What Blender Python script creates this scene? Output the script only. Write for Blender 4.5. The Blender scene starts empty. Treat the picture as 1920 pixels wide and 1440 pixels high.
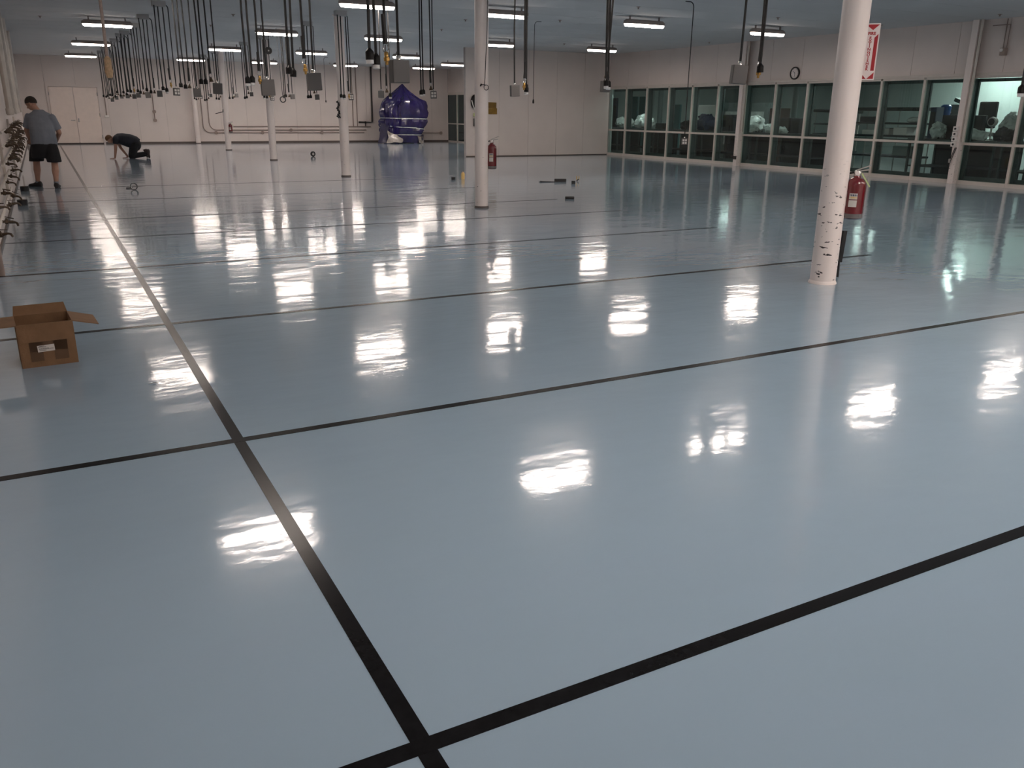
import bpy, bmesh, math, random
from mathutils import Vector, Matrix, noise
random.seed(7)
scene = bpy.context.scene
COL = scene.collection
PI = math.pi

# ------------------------------------------------------------------ camera
CAM_F, CAM_P, CAM_Y, CAM_R, CAM_H = 1574.46, 0.313197, 0.496286, 0.0104767, 1.5
fwd = Vector((math.sin(CAM_Y)*math.cos(CAM_P), math.cos(CAM_Y)*math.cos(CAM_P), -math.sin(CAM_P)))
rgt0 = Vector((math.cos(CAM_Y), -math.sin(CAM_Y), 0)); up0 = rgt0.cross(fwd)
RGT = rgt0*math.cos(CAM_R)+up0*math.sin(CAM_R); UPV = up0*math.cos(CAM_R)-rgt0*math.sin(CAM_R)
cd = bpy.data.cameras.new('camera'); cam = bpy.data.objects.new('camera', cd); COL.objects.link(cam)
cd.sensor_fit = 'HORIZONTAL'; cd.sensor_width = 36.0; cd.lens = CAM_F/1920*36.0
cd.clip_start = 0.05; cd.clip_end = 200
M = Matrix((RGT, UPV, -fwd)).transposed().to_4x4(); M.translation = Vector((0, 0, CAM_H)); cam.matrix_world = M
scene.camera = cam

# ------------------------------------------------------------------ world, exposure
w = bpy.data.worlds.new('world'); scene.world = w; w.use_nodes = True
w.node_tree.nodes['Background'].inputs['Color'].default_value = (0.02, 0.022, 0.025, 1)
w.node_tree.nodes['Background'].inputs['Strength'].default_value = 0.3
vs = scene.view_settings
vs.view_transform = 'Standard'; vs.look = 'None'; vs.gamma = 1.0; vs.use_curve_mapping = False
EXPOSURE = 0.0
vs.exposure = EXPOSURE
LIGHT_STRENGTH = 118.0
LIGHT_COLOR = (1.0, 0.86, 0.765)
LAB_STRENGTH = 200.0
LAB_COLOR = (0.90, 1.0, 0.94)

# ------------------------------------------------------------------ helpers
def ray(px, py):
    return RGT*((px-960)/CAM_F) - UPV*((py-720)/CAM_F) + fwd
def at_z(px, py, z=0.0):
    d = ray(px, py); return d*((z-CAM_H)/d.z)+Vector((0, 0, CAM_H))
def at_x(px, py, X):
    d = ray(px, py); return d*(X/d.x)+Vector((0, 0, CAM_H))
def at_y(px, py, Y):
    d = ray(px, py); return d*(Y/d.y)+Vector((0, 0, CAM_H))

def tag(o, label=None, cat=None, group=None, kind=None):
    if label: o['label'] = label
    if cat: o['category'] = cat
    if group: o['group'] = group
    if kind: o['kind'] = kind
    return o
def empty(name, loc=(0, 0, 0), label=None, cat=None, group=None, kind=None, rz=0.0):
    o = bpy.data.objects.new(name, None); COL.objects.link(o)
    o.location = loc; o.rotation_euler = (0, 0, rz); o.empty_display_size = 0.1
    return tag(o, label, cat, group, kind)
def link(name, mesh, parent=None, loc=None, rot=None):
    o = bpy.data.objects.new(name, mesh); COL.objects.link(o)
    if parent: o.parent = parent
    if loc is not None: o.location = loc
    if rot is not None: o.rotation_euler = rot
    return o

class MB:
    """collects shapes into one mesh"""
    def __init__(s): s.v = []; s.f = []
    def add(s, vs_, fs):
        n = len(s.v); s.v += [tuple(v) for v in vs_]; s.f += [tuple(i+n for i in f) for f in fs]; return s
    def box(s, c, size, rot=None):
        x, y, z = [d/2 for d in size]
        P = [Vector((sx*x, sy*y, sz*z)) for sz in (-1, 1) for sy in (-1, 1) for sx in (-1, 1)]
        if rot is not None: P = [rot @ p for p in P]
        c = Vector(c)
        return s.add([p+c for p in P], [(0, 2, 3, 1), (4, 5, 7, 6), (0, 1, 5, 4), (2, 6, 7, 3), (0, 4, 6, 2), (1, 3, 7, 5)])
    def bx(s, x0, x1, y0, y1, z0, z1):
        return s.box(((x0+x1)/2, (y0+y1)/2, (z0+z1)/2), (abs(x1-x0), abs(y1-y0), abs(z1-z0)))
    def bbox(s, c, size, b, rot=None):
        """box with bevelled vertical and horizontal edges (chamfer b)"""
        bm = bmesh.new(); bmesh.ops.create_cube(bm, size=1.0)
        for v in bm.verts: v.co = Vector((v.co.x*size[0], v.co.y*size[1], v.co.z*size[2]))
        bmesh.ops.bevel(bm, geom=list(bm.edges), offset=b, segments=2, affect='EDGES', profile=0.6)
        bm.verts.index_update(); c = Vector(c)
        vs_ = [((rot @ v.co) if rot is not None else v.co)+c for v in bm.verts]
        fs = [tuple(v.index for v in f.verts) for f in bm.faces]; bm.free()
        return s.add(vs_, fs)
    def tube(s, pts, r, n=8, cap=True):
        pts = [Vector(p) for p in pts]; R_ = r if isinstance(r, (list, tuple)) else [r]*len(pts)
        rings = []; prev = None
        for i, p in enumerate(pts):
            d = (pts[min(i+1, len(pts)-1)]-pts[max(i-1, 0)])
            d = d.normalized() if d.length > 1e-9 else Vector((0, 0, 1))
            if prev is None:
                a = Vector((1, 0, 0)) if abs(d.x) < 0.8 else Vector((0, 1, 0))
                u = d.cross(a).normalized()
            else:
                u = (prev-d*prev.dot(d)); u = u.normalized() if u.length > 1e-6 else prev
            prev = u; v = d.cross(u)
            rings.append([p+(u*math.cos(2*PI*k/n)+v*math.sin(2*PI*k/n))*R_[i] for k in range(n)])
        vs_ = [q for ring in rings for q in ring]; fs = []
        for i in range(len(rings)-1):
            for k in range(n):
                a = i*n+k; b = i*n+(k+1) % n; fs.append((a, b, b+n, a+n))
        if cap:
            fs.append(tuple(range(n-1, -1, -1))); m = (len(rings)-1)*n; fs.append(tuple(m+k for k in range(n)))
        return s.add(vs_, fs)
    def lathe(s, prof, c=(0, 0, 0), n=16, axis='Z', rot=None, cap=True):
        c = Vector(c); vs_ = []; fs = []
        for (r, z) in prof:
            for k in range(n):
                a = 2*PI*k/n; x, y = r*math.cos(a), r*math.sin(a)
                p = Vector((x, y, z)) if axis == 'Z' else (Vector((z, x, y)) if axis == 'X' else Vector((y, z, x)))
                if rot is not None: p = rot @ p
                vs_.append(p+c)
        for i in range(len(prof)-1):
            for k in range(n):
                a = i*n+k; b = i*n+(k+1) % n; fs.append((a, b, b+n, a+n))
        if cap:
            fs.append(tuple(range(n-1, -1, -1))); m = (len(prof)-1)*n; fs.append(tuple(m+k for k in range(n)))
        return s.add(vs_, fs)
    def loft(s, rings, cap=True):
        n = len(rings[0]); vs_ = [p for r in rings for p in r]; fs = []
        for i in range(len(rings)-1):
            for k in range(n):
                a = i*n+k; b = i*n+(k+1) % n; fs.append((a, b, b+n, a+n))
        if cap:
            fs.append(tuple(range(n-1, -1, -1))); m = (len(rings)-1)*n; fs.append(tuple(m+k for k in range(n)))
        return s.add(vs_, fs)
    def ell(s, c, r, n=12, m=8, rot=None):
        c = Vector(c); rings = []
        for i in range(m+1):
            t = PI*i/m; t = min(max(t, 0.02), PI-0.02)
            ring = []
            for k in range(n):
                a = 2*PI*k/n
                p = Vector((r[0]*math.sin(t)*math.cos(a), r[1]*math.sin(t)*math.sin(a), -r[2]*math.cos(t)))
                if rot is not None: p = rot @ p
                ring.append(p+c)
            rings.append(ring)
        return s.loft(rings)
    def cap(s, a, b, r0, r1, n=10):
        """tapered capsule"""
        a = Vector(a); b = Vector(b); d = (b-a).normalized()
        pts = [a-d*r0*0.98, a-d*r0*0.75, a, b, b+d*r1*0.75, b+d*r1*0.98]
        return s.tube(pts, [r0*0.2, r0*0.66, r0, r1, r1*0.66, r1*0.2], n)
    def prism(s, poly, z0, z1):
        n = len(poly); vs_ = [(x, y, z0) for x, y in poly]+[(x, y, z1) for x, y in poly]
        fs = [tuple(range(n-1, -1, -1)), tuple(range(n, 2*n))]+[(i, (i+1) % n, n+(i+1) % n, n+i) for i in range(n)]
        return s.add(vs_, fs)
    def mesh(s, name, mat, smooth=False, origin=(0, 0, 0)):
        o = Vector(origin); me = bpy.data.meshes.new(name)
        me.from_pydata([tuple(Vector(v)-o) for v in s.v], [], s.f); me.update()
        bm = bmesh.new(); bm.from_mesh(me); bmesh.ops.recalc_face_normals(bm, faces=bm.faces); bm.to_mesh(me); bm.free()
        if mat: me.materials.append(mat)
        if smooth:
            for p in me.polygons: p.use_smooth = True
            try: me.set_sharp_from_angle(angle=math.radians(45))
            except Exception: pass
        return me
    def build(s, name, mat, parent=None, smooth=False, origin=None):
        """vertices are world coordinates; origin = the parent's world location (no rotation)"""
        org = Vector(origin) if origin is not None else (parent.location.copy() if parent else Vector((0, 0, 0)))
        return link(name, s.mesh(name, mat, smooth, org), parent)
    def local(s, name, mat, parent=None, smooth=False):
        return link(name, s.mesh(name, mat, smooth), parent)

def world_part(name, mb, mat, parent, wl, smooth=False):
    """sub-part whose parent chain's world location is wl"""
    return link(name, mb.mesh(name, mat, smooth, wl), parent)

# ------------------------------------------------------------------ materials
def nodes(name):
    m = bpy.data.materials.new(name); m.use_nodes = True
    nt = m.node_tree; return m, nt, nt.nodes['Principled BSDF']
def mat(name, col, rough=0.5, metal=0.0, var=0.06, scale=6.0, bump=0.0, bscale=40.0, spec=None, coat=0.0, coat_r=0.05, trans=0.0):
    m, nt, b = nodes(name); N = nt.nodes; L = nt.links
    tc = N.new('ShaderNodeTexCoord'); nz = N.new('ShaderNodeTexNoise'); nz.inputs['Scale'].default_value = scale
    nz.inputs['Detail'].default_value = 4
    L.new(tc.outputs['Object'], nz.inputs['Vector'])
    rp = N.new('ShaderNodeValToRGB'); e = rp.color_ramp.elements
    e[0].position = 0.3; e[1].position = 0.7
    e[0].color = tuple(max(0, c*(1-var)) for c in col)+(1,); e[1].color = tuple(min(1, c*(1+var)) for c in col)+(1,)
    L.new(nz.outputs['Fac'], rp.inputs['Fac']); L.new(rp.outputs['Color'], b.inputs['Base Color'])
    b.inputs['Roughness'].default_value = rough; b.inputs['Metallic'].default_value = metal
    if spec is not None: b.inputs['Specular IOR Level'].default_value = spec
    if coat: b.inputs['Coat Weight'].default_value = coat; b.inputs['Coat Roughness'].default_value = coat_r
    if trans: b.inputs['Transmission Weight'].default_value = trans
    if bump:
        n2 = N.new('ShaderNodeTexNoise'); n2.inputs['Scale'].default_value = bscale; n2.inputs['Detail'].default_value = 3
        L.new(tc.outputs['Object'], n2.inputs['Vector'])
        bp = N.new('ShaderNodeBump'); bp.inputs['Strength'].default_value = bump; bp.inputs['Distance'].default_value = 0.02
        L.new(n2.outputs['Fac'], bp.inputs['Height']); L.new(bp.outputs['Normal'], b.inputs['Normal'])
    return m
def emis(name, col, st):
    m, nt, b = nodes(name); N = nt.nodes; L = nt.links
    b.inputs['Base Color'].default_value = (0.8, 0.8, 0.8, 1)
    b.inputs['Emission Color'].default_value = tuple(col)+(1,); b.inputs['Emission Strength'].default_value = st
    return m
def floor_mat():
    m, nt, b = nodes('glossy epoxy floor'); N = nt.nodes; L = nt.links
    geo = N.new('ShaderNodeNewGeometry')
    n0 = N.new('ShaderNodeTexNoise'); n0.inputs['Scale'].default_value = 0.35; n0.inputs['Detail'].default_value = 3
    L.new(geo.outputs['Position'], n0.inputs['Vector'])
    rp = N.new('ShaderNodeValToRGB'); e = rp.color_ramp.elements
    e[0].position = 0.3; e[1].position = 0.7
    e[0].color = (0.278, 0.378, 0.474, 1); e[1].color = (0.302, 0.407, 0.505, 1)
    L.new(n0.outputs['Fac'], rp.inputs['Fac']); L.new(rp.outputs['Color'], b.inputs['Base Color'])
    b.inputs['Roughness'].default_value = 0.22
    b.inputs['Specular IOR Level'].default_value = 0.035
    b.inputs['Coat Weight'].default_value = 1.0; b.inputs['Coat Roughness'].default_value = 0.085; b.inputs['Coat IOR'].default_value = 1.5
    # relief: fine orange peel + slow trowel waves across the room
    n1 = N.new('ShaderNodeTexNoise'); n1.inputs['Scale'].default_value = 55.0; n1.inputs['Detail'].default_value = 2
    mp = N.new('ShaderNodeMapping'); mp.inputs['Scale'].default_value = (0.8, 1.5, 1.0)
    n2 = N.new('ShaderNodeTexNoise'); n2.inputs['Scale'].default_value = 1.8; n2.inputs['Detail'].default_value = 3
    L.new(geo.outputs['Position'], n1.inputs['Vector']); L.new(geo.outputs['Position'], mp.inputs['Vector']); L.new(mp.outputs['Vector'], n2.inputs['Vector'])
    b1 = N.new('ShaderNodeBump'); b1.inputs['Strength'].default_value = 1.0; b1.inputs['Distance'].default_value = 0.00016
    b2 = N.new('ShaderNodeBump'); b2.inputs['Strength'].default_value = 1.0; b2.inputs['Distance'].default_value = 0.0055
    L.new(n1.outputs['Fac'], b1.inputs['Height']); L.new(n2.outputs['Fac'], b2.inputs['Height'])
    L.new(b2.outputs['Normal'], b1.inputs['Normal'])
    L.new(b1.outputs['Normal'], b.inputs['Normal']); L.new(b1.outputs['Normal'], b.inputs['Coat Normal'])
    return m
def glass_mat(name, tint, refl=1.45):
    m = bpy.data.materials.new(name); m.use_nodes = True; nt = m.node_tree; N = nt.nodes; L = nt.links
    for n in list(N): N.remove(n)
    out = N.new('ShaderNodeOutputMaterial'); mx = N.new('ShaderNodeMixShader'); lw = N.new('ShaderNodeLayerWeight'); lw.inputs['Blend'].default_value = 0.5
    pw = N.new('ShaderNodeMath'); pw.operation = 'POWER'; pw.inputs[1].default_value = 5.0; L.new(lw.outputs['Facing'], pw.inputs[0])
    fr = N.new('ShaderNodeMath'); fr.operation = 'MULTIPLY_ADD'; fr.inputs[1].default_value = 0.85; fr.inputs[2].default_value = 0.035; L.new(pw.outputs['Value'], fr.inputs[0])
    tr = N.new('ShaderNodeBsdfTransparent'); tr.inputs['Color'].default_value = tuple(tint)+(1,)
    gl = N.new('ShaderNodeBsdfGlossy'); gl.inputs['Roughness'].default_value = 0.01; gl.inputs['Color'].default_value = (0.9, 0.95, 0.95, 1)
    L.new(fr.outputs['Value'], mx.inputs['Fac']); L.new(tr.outputs['BSDF'], mx.inputs[1]); L.new(gl.outputs['BSDF'], mx.inputs[2]); L.new(mx.outputs['Shader'], out.inputs['Surface'])
    return m

K = {}
K['floor'] = floor_mat()
K['wall'] = mat('painted wall panel', (0.70, 0.62, 0.58), 0.45, var=0.035, scale=1.3, bump=0.05, bscale=9)
K['door'] = mat('door paint', (0.80, 0.68, 0.61), 0.4, var=0.03)
K['wallback'] = mat('wall panel joint', (0.42, 0.37, 0.35), 0.8)
K['ceil'] = mat('ceiling panel', (0.60, 0.585, 0.58), 0.85, var=0.03, scale=0.9, spec=0.15)
K['ceilback'] = mat('ceiling joint', (0.42, 0.41, 0.41), 0.8)
K['dark'] = mat('dark sealant base', (0.10, 0.075, 0.065), 0.6)
K['frame'] = mat('cream window frame', (0.62, 0.56, 0.51), 0.4, var=0.05)
K['frame2'] = mat('grey teal inner frame', (0.065, 0.082, 0.082), 0.5)
K['glass'] = glass_mat('tinted window glass', (0.78, 0.87, 0.855))
K['column'] = None
K['tape'] = mat('black floor tape', (0.008, 0.008, 0.009), 0.20, var=0.25, scale=30, spec=0.11)
K['housing'] = mat('grey light housing', (0.28, 0.24, 0.23), 0.5)
K['lablens'] = emis('lit lab lens', LAB_COLOR, LAB_STRENGTH)
K['black'] = mat('black rubber', (0.012, 0.011, 0.011), 0.45, var=0.3)
K['cord'] = mat('black cord jacket', (0.014, 0.013, 0.013), 0.5, var=0.3, scale=30)
K['blackplastic'] = mat('black plastic', (0.010, 0.009, 0.009), 0.4, var=0.2, spec=0.2)
K['clear'] = mat('clear white socket face', (0.80, 0.78, 0.76), 0.25, var=0.05)
K['greybox'] = mat('grey steel box', (0.10, 0.096, 0.09), 0.55, metal=0.2, var=0.08)
K['greyplate'] = mat('light grey cover plate', (0.14, 0.13, 0.124), 0.55, var=0.08)
K['ivory'] = mat('ivory outlet', (0.80, 0.76, 0.72), 0.4)
K['brass'] = mat('brass', (0.50, 0.30, 0.09), 0.3, metal=0.9)
K['silver'] = mat('polished steel', (0.72, 0.70, 0.68), 0.2, metal=1.0)
K['steel'] = mat('dull steel', (0.42, 0.40, 0.38), 0.45, metal=0.7)
K['red'] = mat('red enamel', (0.13, 0.005, 0.010), 0.25, var=0.1, coat=0.6)
K['signred'] = mat('sign red', (0.36, 0.012, 0.02), 0.45, var=0.05)
K['signwhite'] = mat('sign white', (0.78, 0.70, 0.68), 0.45, var=0.03)
K['conduit'] = mat('painted conduit', (0.30, 0.23, 0.20), 0.5)
K['darkpipe'] = mat('dark iron pipe', (0.035, 0.028, 0.026), 0.5)
K['cardboard'] = mat('cardboard', (0.20, 0.110, 0.054), 0.8, var=0.1, scale=12, bump=0.1, bscale=60)
K['boxtape'] = mat('brown packing tape', (0.105, 0.055, 0.026), 0.35, var=0.1)
K['paper'] = mat('paper label', (0.62, 0.57, 0.53), 0.7)
K['ink'] = mat('printed ink', (0.03, 0.03, 0.035), 0.7)
K['yellow'] = mat('yellow', (0.66, 0.43, 0.14), 0.5)
K['lime'] = mat('lime tag', (0.50, 0.62, 0.28), 0.6)
K['tarp'] = mat('blue violet tarp', (0.015, 0.010, 0.075), 0.25, var=0.35, scale=2.5, coat=0.5, coat_r=0.10, bump=0.55, bscale=4.5)
K['darktarp'] = mat('dark navy tarp', (0.016, 0.014, 0.045), 0.35, var=0.3)
K['poly'] = mat('shiny plastic sheet', (0.80, 0.80, 0.78), 0.16, var=0.2, scale=8, bump=0.5, bscale=14, coat=0.5)
K['polydim'] = mat('crumpled clear sheet', (0.34, 0.31, 0.29), 0.14, var=0.4, scale=5, bump=0.8, bscale=9, coat=0.6)
K['skin'] = mat('skin', (0.40, 0.22, 0.155), 0.55, var=0.08, scale=9)
K['hair'] = mat('short dark hair', (0.022, 0.014, 0.010), 0.75, var=0.3, scale=60, bump=0.4, bscale=120)
K['redhair'] = mat('cropped light brown hair', (0.16, 0.075, 0.032), 0.75, var=0.3, scale=60, bump=0.4, bscale=120)
K['greyshirt'] = mat('grey blue cotton', (0.185, 0.20, 0.235), 0.85, var=0.12, scale=5, bump=0.25, bscale=9)
K['sweat'] = mat('damp cotton', (0.115, 0.12, 0.145), 0.7, var=0.1)
K['blackcloth'] = mat('black cloth', (0.008, 0.008, 0.010), 0.85, var=0.3, bump=0.2, bscale=9)
K['navycloth'] = mat('dark navy cloth', (0.014, 0.016, 0.024), 0.85, var=0.25, bump=0.25, bscale=9)
K['shoe'] = mat('black shoe', (0.012, 0.010, 0.010), 0.5, var=0.3)
K['brownshoe'] = mat('dark brown boot', (0.030, 0.014, 0.012), 0.5, var=0.3)
K['tan'] = mat('tan wrapped tape', (0.62, 0.42, 0.25), 0.7, var=0.2, scale=30, bump=0.4, bscale=50)
K['rope'] = mat('beige cord', (0.46, 0.36, 0.31), 0.7, var=0.15, scale=40)
K['whitepipe'] = mat('white plastic pipe', (0.62, 0.56, 0.50), 0.4, var=0.08)
K['valve'] = mat('bronze valve', (0.085, 0.058, 0.038), 0.4, metal=0.6, var=0.3)
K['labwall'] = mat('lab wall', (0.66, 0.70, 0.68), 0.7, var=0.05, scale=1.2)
K['labdeep'] = mat('lab wall painted dim', (0.36, 0.40, 0.39), 0.7, var=0.1, scale=1.2)  # darker copy of the lab wall; the deep part's dimness is in its colour
K['labfloor'] = mat('lab floor', (0.10, 0.11, 0.115), 0.35)
K['charcoal'] = mat('charcoal board', (0.028, 0.030, 0.036), 0.6)
K['labgrey'] = mat('lab grey', (0.22, 0.25, 0.25), 0.5)
K['blue'] = mat('blue plastic', (0.02, 0.12, 0.42), 0.35)
K['navyplastic'] = mat('navy plastic', (0.03, 0.045, 0.10), 0.4)
K['tealpanel'] = mat('teal panel', (0.16, 0.34, 0.35), 0.4)
def column_mat(name='scuffed white column paint', th=0.635):
    m, nt, b = nodes(name); N = nt.nodes; L = nt.links
    tc = N.new('ShaderNodeTexCoord')
    nz = N.new('ShaderNodeTexNoise'); nz.inputs['Scale'].default_value = 3; L.new(tc.outputs['Object'], nz.inputs['Vector'])
    r0 = N.new('ShaderNodeValToRGB'); r0.color_ramp.elements[0].color = (0.80, 0.71, 0.665, 1); r0.color_ramp.elements[1].color = (0.87, 0.775, 0.73, 1)
    L.new(nz.outputs['Fac'], r0.inputs['Fac'])
    mp = N.new('ShaderNodeMapping'); mp.inputs['Scale'].default_value = (14, 14, 34); L.new(tc.outputs['Object'], mp.inputs['Vector'])
    n2 = N.new('ShaderNodeTexNoise'); n2.inputs['Scale'].default_value = 1.0; n2.inputs['Detail'].default_value = 4; L.new(mp.outputs['Vector'], n2.inputs['Vector'])
    r2 = N.new('ShaderNodeValToRGB'); r2.color_ramp.elements[0].position = th; r2.color_ramp.elements[1].position = th+0.03
    L.new(n2.outputs['Fac'], r2.inputs['Fac'])
    # scuffs only below about 1.1 m, where carts and forklifts rub the post
    sp = N.new('ShaderNodeSeparateXYZ'); L.new(tc.outputs['Object'], sp.inputs['Vector'])
    mr = N.new('ShaderNodeMapRange'); mr.inputs['From Min'].default_value = 0.75; mr.inputs['From Max'].default_value = 1.15
    mr.inputs['To Min'].default_value = 1.0; mr.inputs['To Max'].default_value = 0.0; L.new(sp.outputs['Z'], mr.inputs['Value'])
    mu = N.new('ShaderNodeMath'); mu.operation = 'MULTIPLY'; L.new(r2.outputs['Color'], mu.inputs[0]); L.new(mr.outputs['Result'], mu.inputs[1])
    mx = N.new('ShaderNodeMixRGB'); L.new(mu.outputs['Value'], mx.inputs['Fac']); L.new(r0.outputs['Color'], mx.inputs['Color1']); mx.inputs['Color2'].default_value = (0.03, 0.02, 0.02, 1)
    L.new(mx.outputs['Color'], b.inputs['Base Color']); b.inputs['Roughness'].default_value = 0.35
    return m
K['column'] = column_mat(); K['column2'] = column_mat('white column paint', 0.70)

# ------------------------------------------------------------------ the room shell
XL, XR, YB, YN, ZC, YW = -0.57, 18.8, 42.0, -7.0, 3.55, 27.35   # left, right, back, near, ceiling, wing wall
S = 'structure'
tag(MB().bx(XL-0.2, XR+0.02, YN-0.2, YB+0.2, -0.2, 0).build('floor', K['floor']), 'glossy blue grey epoxy floor', None, kind=S)
# ceiling: backing slab and panels laid across the room
ce = empty('ceiling', (0, 0, ZC), kind=S); tag(ce, 'grey white panelled ceiling')
MB().bx(XL-0.2, XR+0.2, YN-0.2, YB+0.2, ZC+0.012, ZC+0.2).build('ceiling_slab', K['ceilback'], ce)
PW = 1.165
y = YN-0.1; i = 0
pm = MB().box((0, 0, 0.006), ((XR-XL), PW-0.012, 0.014)).mesh('panel', K['ceil'])
while y < YB:
    link('panel', pm, ce, ((XL+XR)/2, y+PW/2, 0)); y += PW
def wall_panels(name, label, axis, fixed, a0, a1, z0, z1, out, first=None):
    """vertical panels along an axis; out = direction (+1/-1) the faces look"""
    r = empty(name, (0, 0, 0), kind=S); tag(r, label)
    th = 0.012
    b = MB()
    if axis == 'x': b.bx(a0, a1, fixed-out*0.15, fixed-out*th, z0, z1)
    else: b.bx(fixed-out*0.15, fixed-out*th, a0, a1, z0, z1)
    b.build('wall_core', K['wallback'], r)
    edges = [a0]; e = first if first is not None else a0+PW
    while e < a1-0.2: edges.append(e); e += PW
    edges.append(a1)
    for p, q in zip(edges[:-1], edges[1:]):
        m = MB()
        if axis == 'x': m.bx(p+0.004, q-0.004, fixed-out*th, fixed, z0, z1)
        else: m.bx(fixed-out*th, fixed, p+0.004, q-0.004, z0, z1)
        m.build('panel', K['wall'], r)
    return r
wall_panels('wall_back', 'far wall of cream panels with dark base line', 'x', YB, XL, XR, 0, ZC, -1, first=0.40)
wall_panels('wall_left', 'left side wall of cream panels', 'y', XL, YN, YB, 0, ZC, 1)
wall_panels('wall_near', 'wall behind the viewer', 'x', YN, XL, XR, 0, ZC, 1)
wall_panels('wall_inner', 'cream panelled wing wall beside the window wall', 'x', YW, 12.9, XR, 0, ZC, -1, first=14.19)
WT, WM = 2.33, 0.905
wall_panels('wall_right', 'cream panels above the long window wall', 'y', XR, YN, YW+0.15, WT+0.05, ZC, -1, first=0.58)
wall_panels('wall_right_rear', 'cream panels above the rear window', 'y', XR, YW+0.3, YB, 2.42, ZC, -1)
tag(MB().bx(XR, XR+0.15, YW+0.2, 38.4, 0, 2.42).build('wall_right_low', K['wall']), 'solid wall left of the rear window', kind=S)
MBB = MB().bx(XL, XR, YB-0.02, YB, 0, 0.075); tag(MBB.build('baseboard_back', K['dark']), 'dark brown base strip along the far wall', kind=S)
tag(MB().bx(12.9, XR, YW-0.015, YW, 0, 0.03).build('baseboard_inner', K['dark']), 'thin dark base line of the wing wall', kind=S)
tag(MB().bx(XL, XL+0.015, YN, YB, 0, 0.04).build('baseboard_left', K['dark']), 'thin dark base line of the left wall', kind=S)
tag(MB().bx(XR-0.05, XR+0.0, YN, YW, WT+0.05, WT+0.11).build('trim_1', K['frame']), 'flashing strip above the window wall', kind=S)

# ------------------------------------------------------------------ window wall, one unit per bay
mull = [27.35, 26.27, 25.05, 23.83, 22.62, 21.39, 20.18, 18.96, 17.76, 16.53, 15.34, 14.12, 12.9, 11.67, 10.45, 9.23, 8.01, 6.79, 5.57, 4.35]
for n in range(len(mull)-1):
    y1, y0 = mull[n], mull[n+1]
    wn = empty('window_%d' % (n+1), (XR, (y0+y1)/2, 0), kind=S); tag(wn, 'window bay %d of the long tinted window wall counted from the wing wall' % (n+1))
    MB().bx(XR-0.02, XR+0.05, y0-0.03, y0+0.03, 0, WT).build('mullion', K['frame'], wn)
    MB().bx(XR-0.015, XR+0.05, y0+0.03, y1-0.03, WT-0.0, WT+0.05).build('head_rail', K['frame'], wn)
    MB().bx(XR-0.02, XR+0.05, y0+0.03, y1-0.03, WM-0.028, WM+0.028).build('middle_rail', K['frame'], wn)
    MB().bx(XR-0.03, XR+0.08, y0+0.03, y1-0.03, 0, 0.085).build('sill', K['frame'], wn)
    MB().bx(XR+0.02, XR+0.026, y0+0.03, y1-0.03, WM+0.028, WT).build('pane', K['glass'], wn)
    MB().bx(XR+0.02, XR+0.026, y0+0.03, y1-0.03, 0.085, WM-0.028).build('pane', K['glass'], wn)
    b = MB(); xb = XR+0.20
    b.bx(XR+0.05, xb+0.05, y0-0.02, y0+0.02, 0, WT); b.bx(xb, xb+0.05, y0-0.04, y0+0.04, 0, WT)
    b.bx(xb, xb+0.05, y0+0.02, y1-0.02, WT-0.07, WT); b.bx(xb, xb+0.05, y0+0.02, y1-0.02, WM-0.05, WM+0.05); b.bx(xb, xb+0.05, y0+0.02, y1-0.02, 0, 0.17)
    b.build('inner_frame', K['frame2'], wn)
# rear window beyond the wing wall
rw = [(42.0-0.05, 40.87), (40.87, 39.72), (39.72, 38.4)]
for n, (y1, y0) in enumerate(rw):
    wn = empty('window_%d' % (31+n), (XR, (y0+y1)/2, 0), kind=S); tag(wn, 'dark glazed rear window unit %d counted from the far corner' % (n+1))
    MB().bx(XR-0.03, XR+0.05, y0-0.03, y0+0.03, 0, 2.36).build('mullion', K['frame'], wn)
    MB().bx(XR-0.03, XR+0.05, y0+0.03, y1, 2.30, 2.42).build('head_rail', K['frame'], wn)
    MB().bx(XR-0.03, XR+0.05, y0+0.03, y1, 0.87, 0.92).build('middle_rail', K['frame'], wn)
    MB().bx(XR-0.03, XR+0.05, y0+0.03, y1, 0, 0.06).build('sill', K['frame'], wn)
    MB().bx(XR, XR+0.006, y0+0.03, y1, 0.92, 2.30).build('pane', K['glass'], wn)
    MB().bx(XR, XR+0.006, y0+0.03, y1, 0.06, 0.87).build('pane', K['glass'], wn)

# double door in the far wall
for n, (x0, x1, hx, side) in enumerate([(0.50, 1.42, 1.30, -1), (1.43, 2.36, 1.55, 1)]):
    d = empty('door_%d' % (n+1), ((x0+x1)/2, YB-0.03, 0), kind=S)
    tag(d, ['left leaf of the plain cream double door', 'right leaf of the plain cream double door'][n])
    MB().bbox(((x0+x1)/2, YB-0.035, 1.18), (x1-x0-0.01, 0.05, 2.26), 0.006).build('door_leaf', K['door'], d)
    if n == 0:
        MB().tube([(1.36, YB-0.06, 0.98), (1.36, YB-0.12, 0.98), (1.20, YB-0.12, 0.98)], 0.014, 8).build('door_handle', K['steel'], d)
    else:
        MB().bbox((1.50, YB-0.07, 0.98), (0.05, 0.02, 0.16), 0.004).build('lock_plate', K['steel'], d)
    for z in (0.3, 1.2, 2.05):
        MB().tube([(x0+0.01 if n == 0 else x1-0.01, YB-0.07, z-0.07), (x0+0.01 if n == 0 else x1-0.01, YB-0.07, z+0.07)], 0.018, 8).build('hinge', K['steel'], d)
fr = MB(); fr.bx(0.42, 0.49, YB-0.05, YB, 0.0, 2.42); fr.bx(2.37, 2.44, YB-0.05, YB, 0, 2.42); fr.bx(0.49, 2.37, YB-0.05, YB, 2.33, 2.42)
tag(fr.build('trim_2', K['wall']), 'frame around the double door', kind=S)

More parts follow.
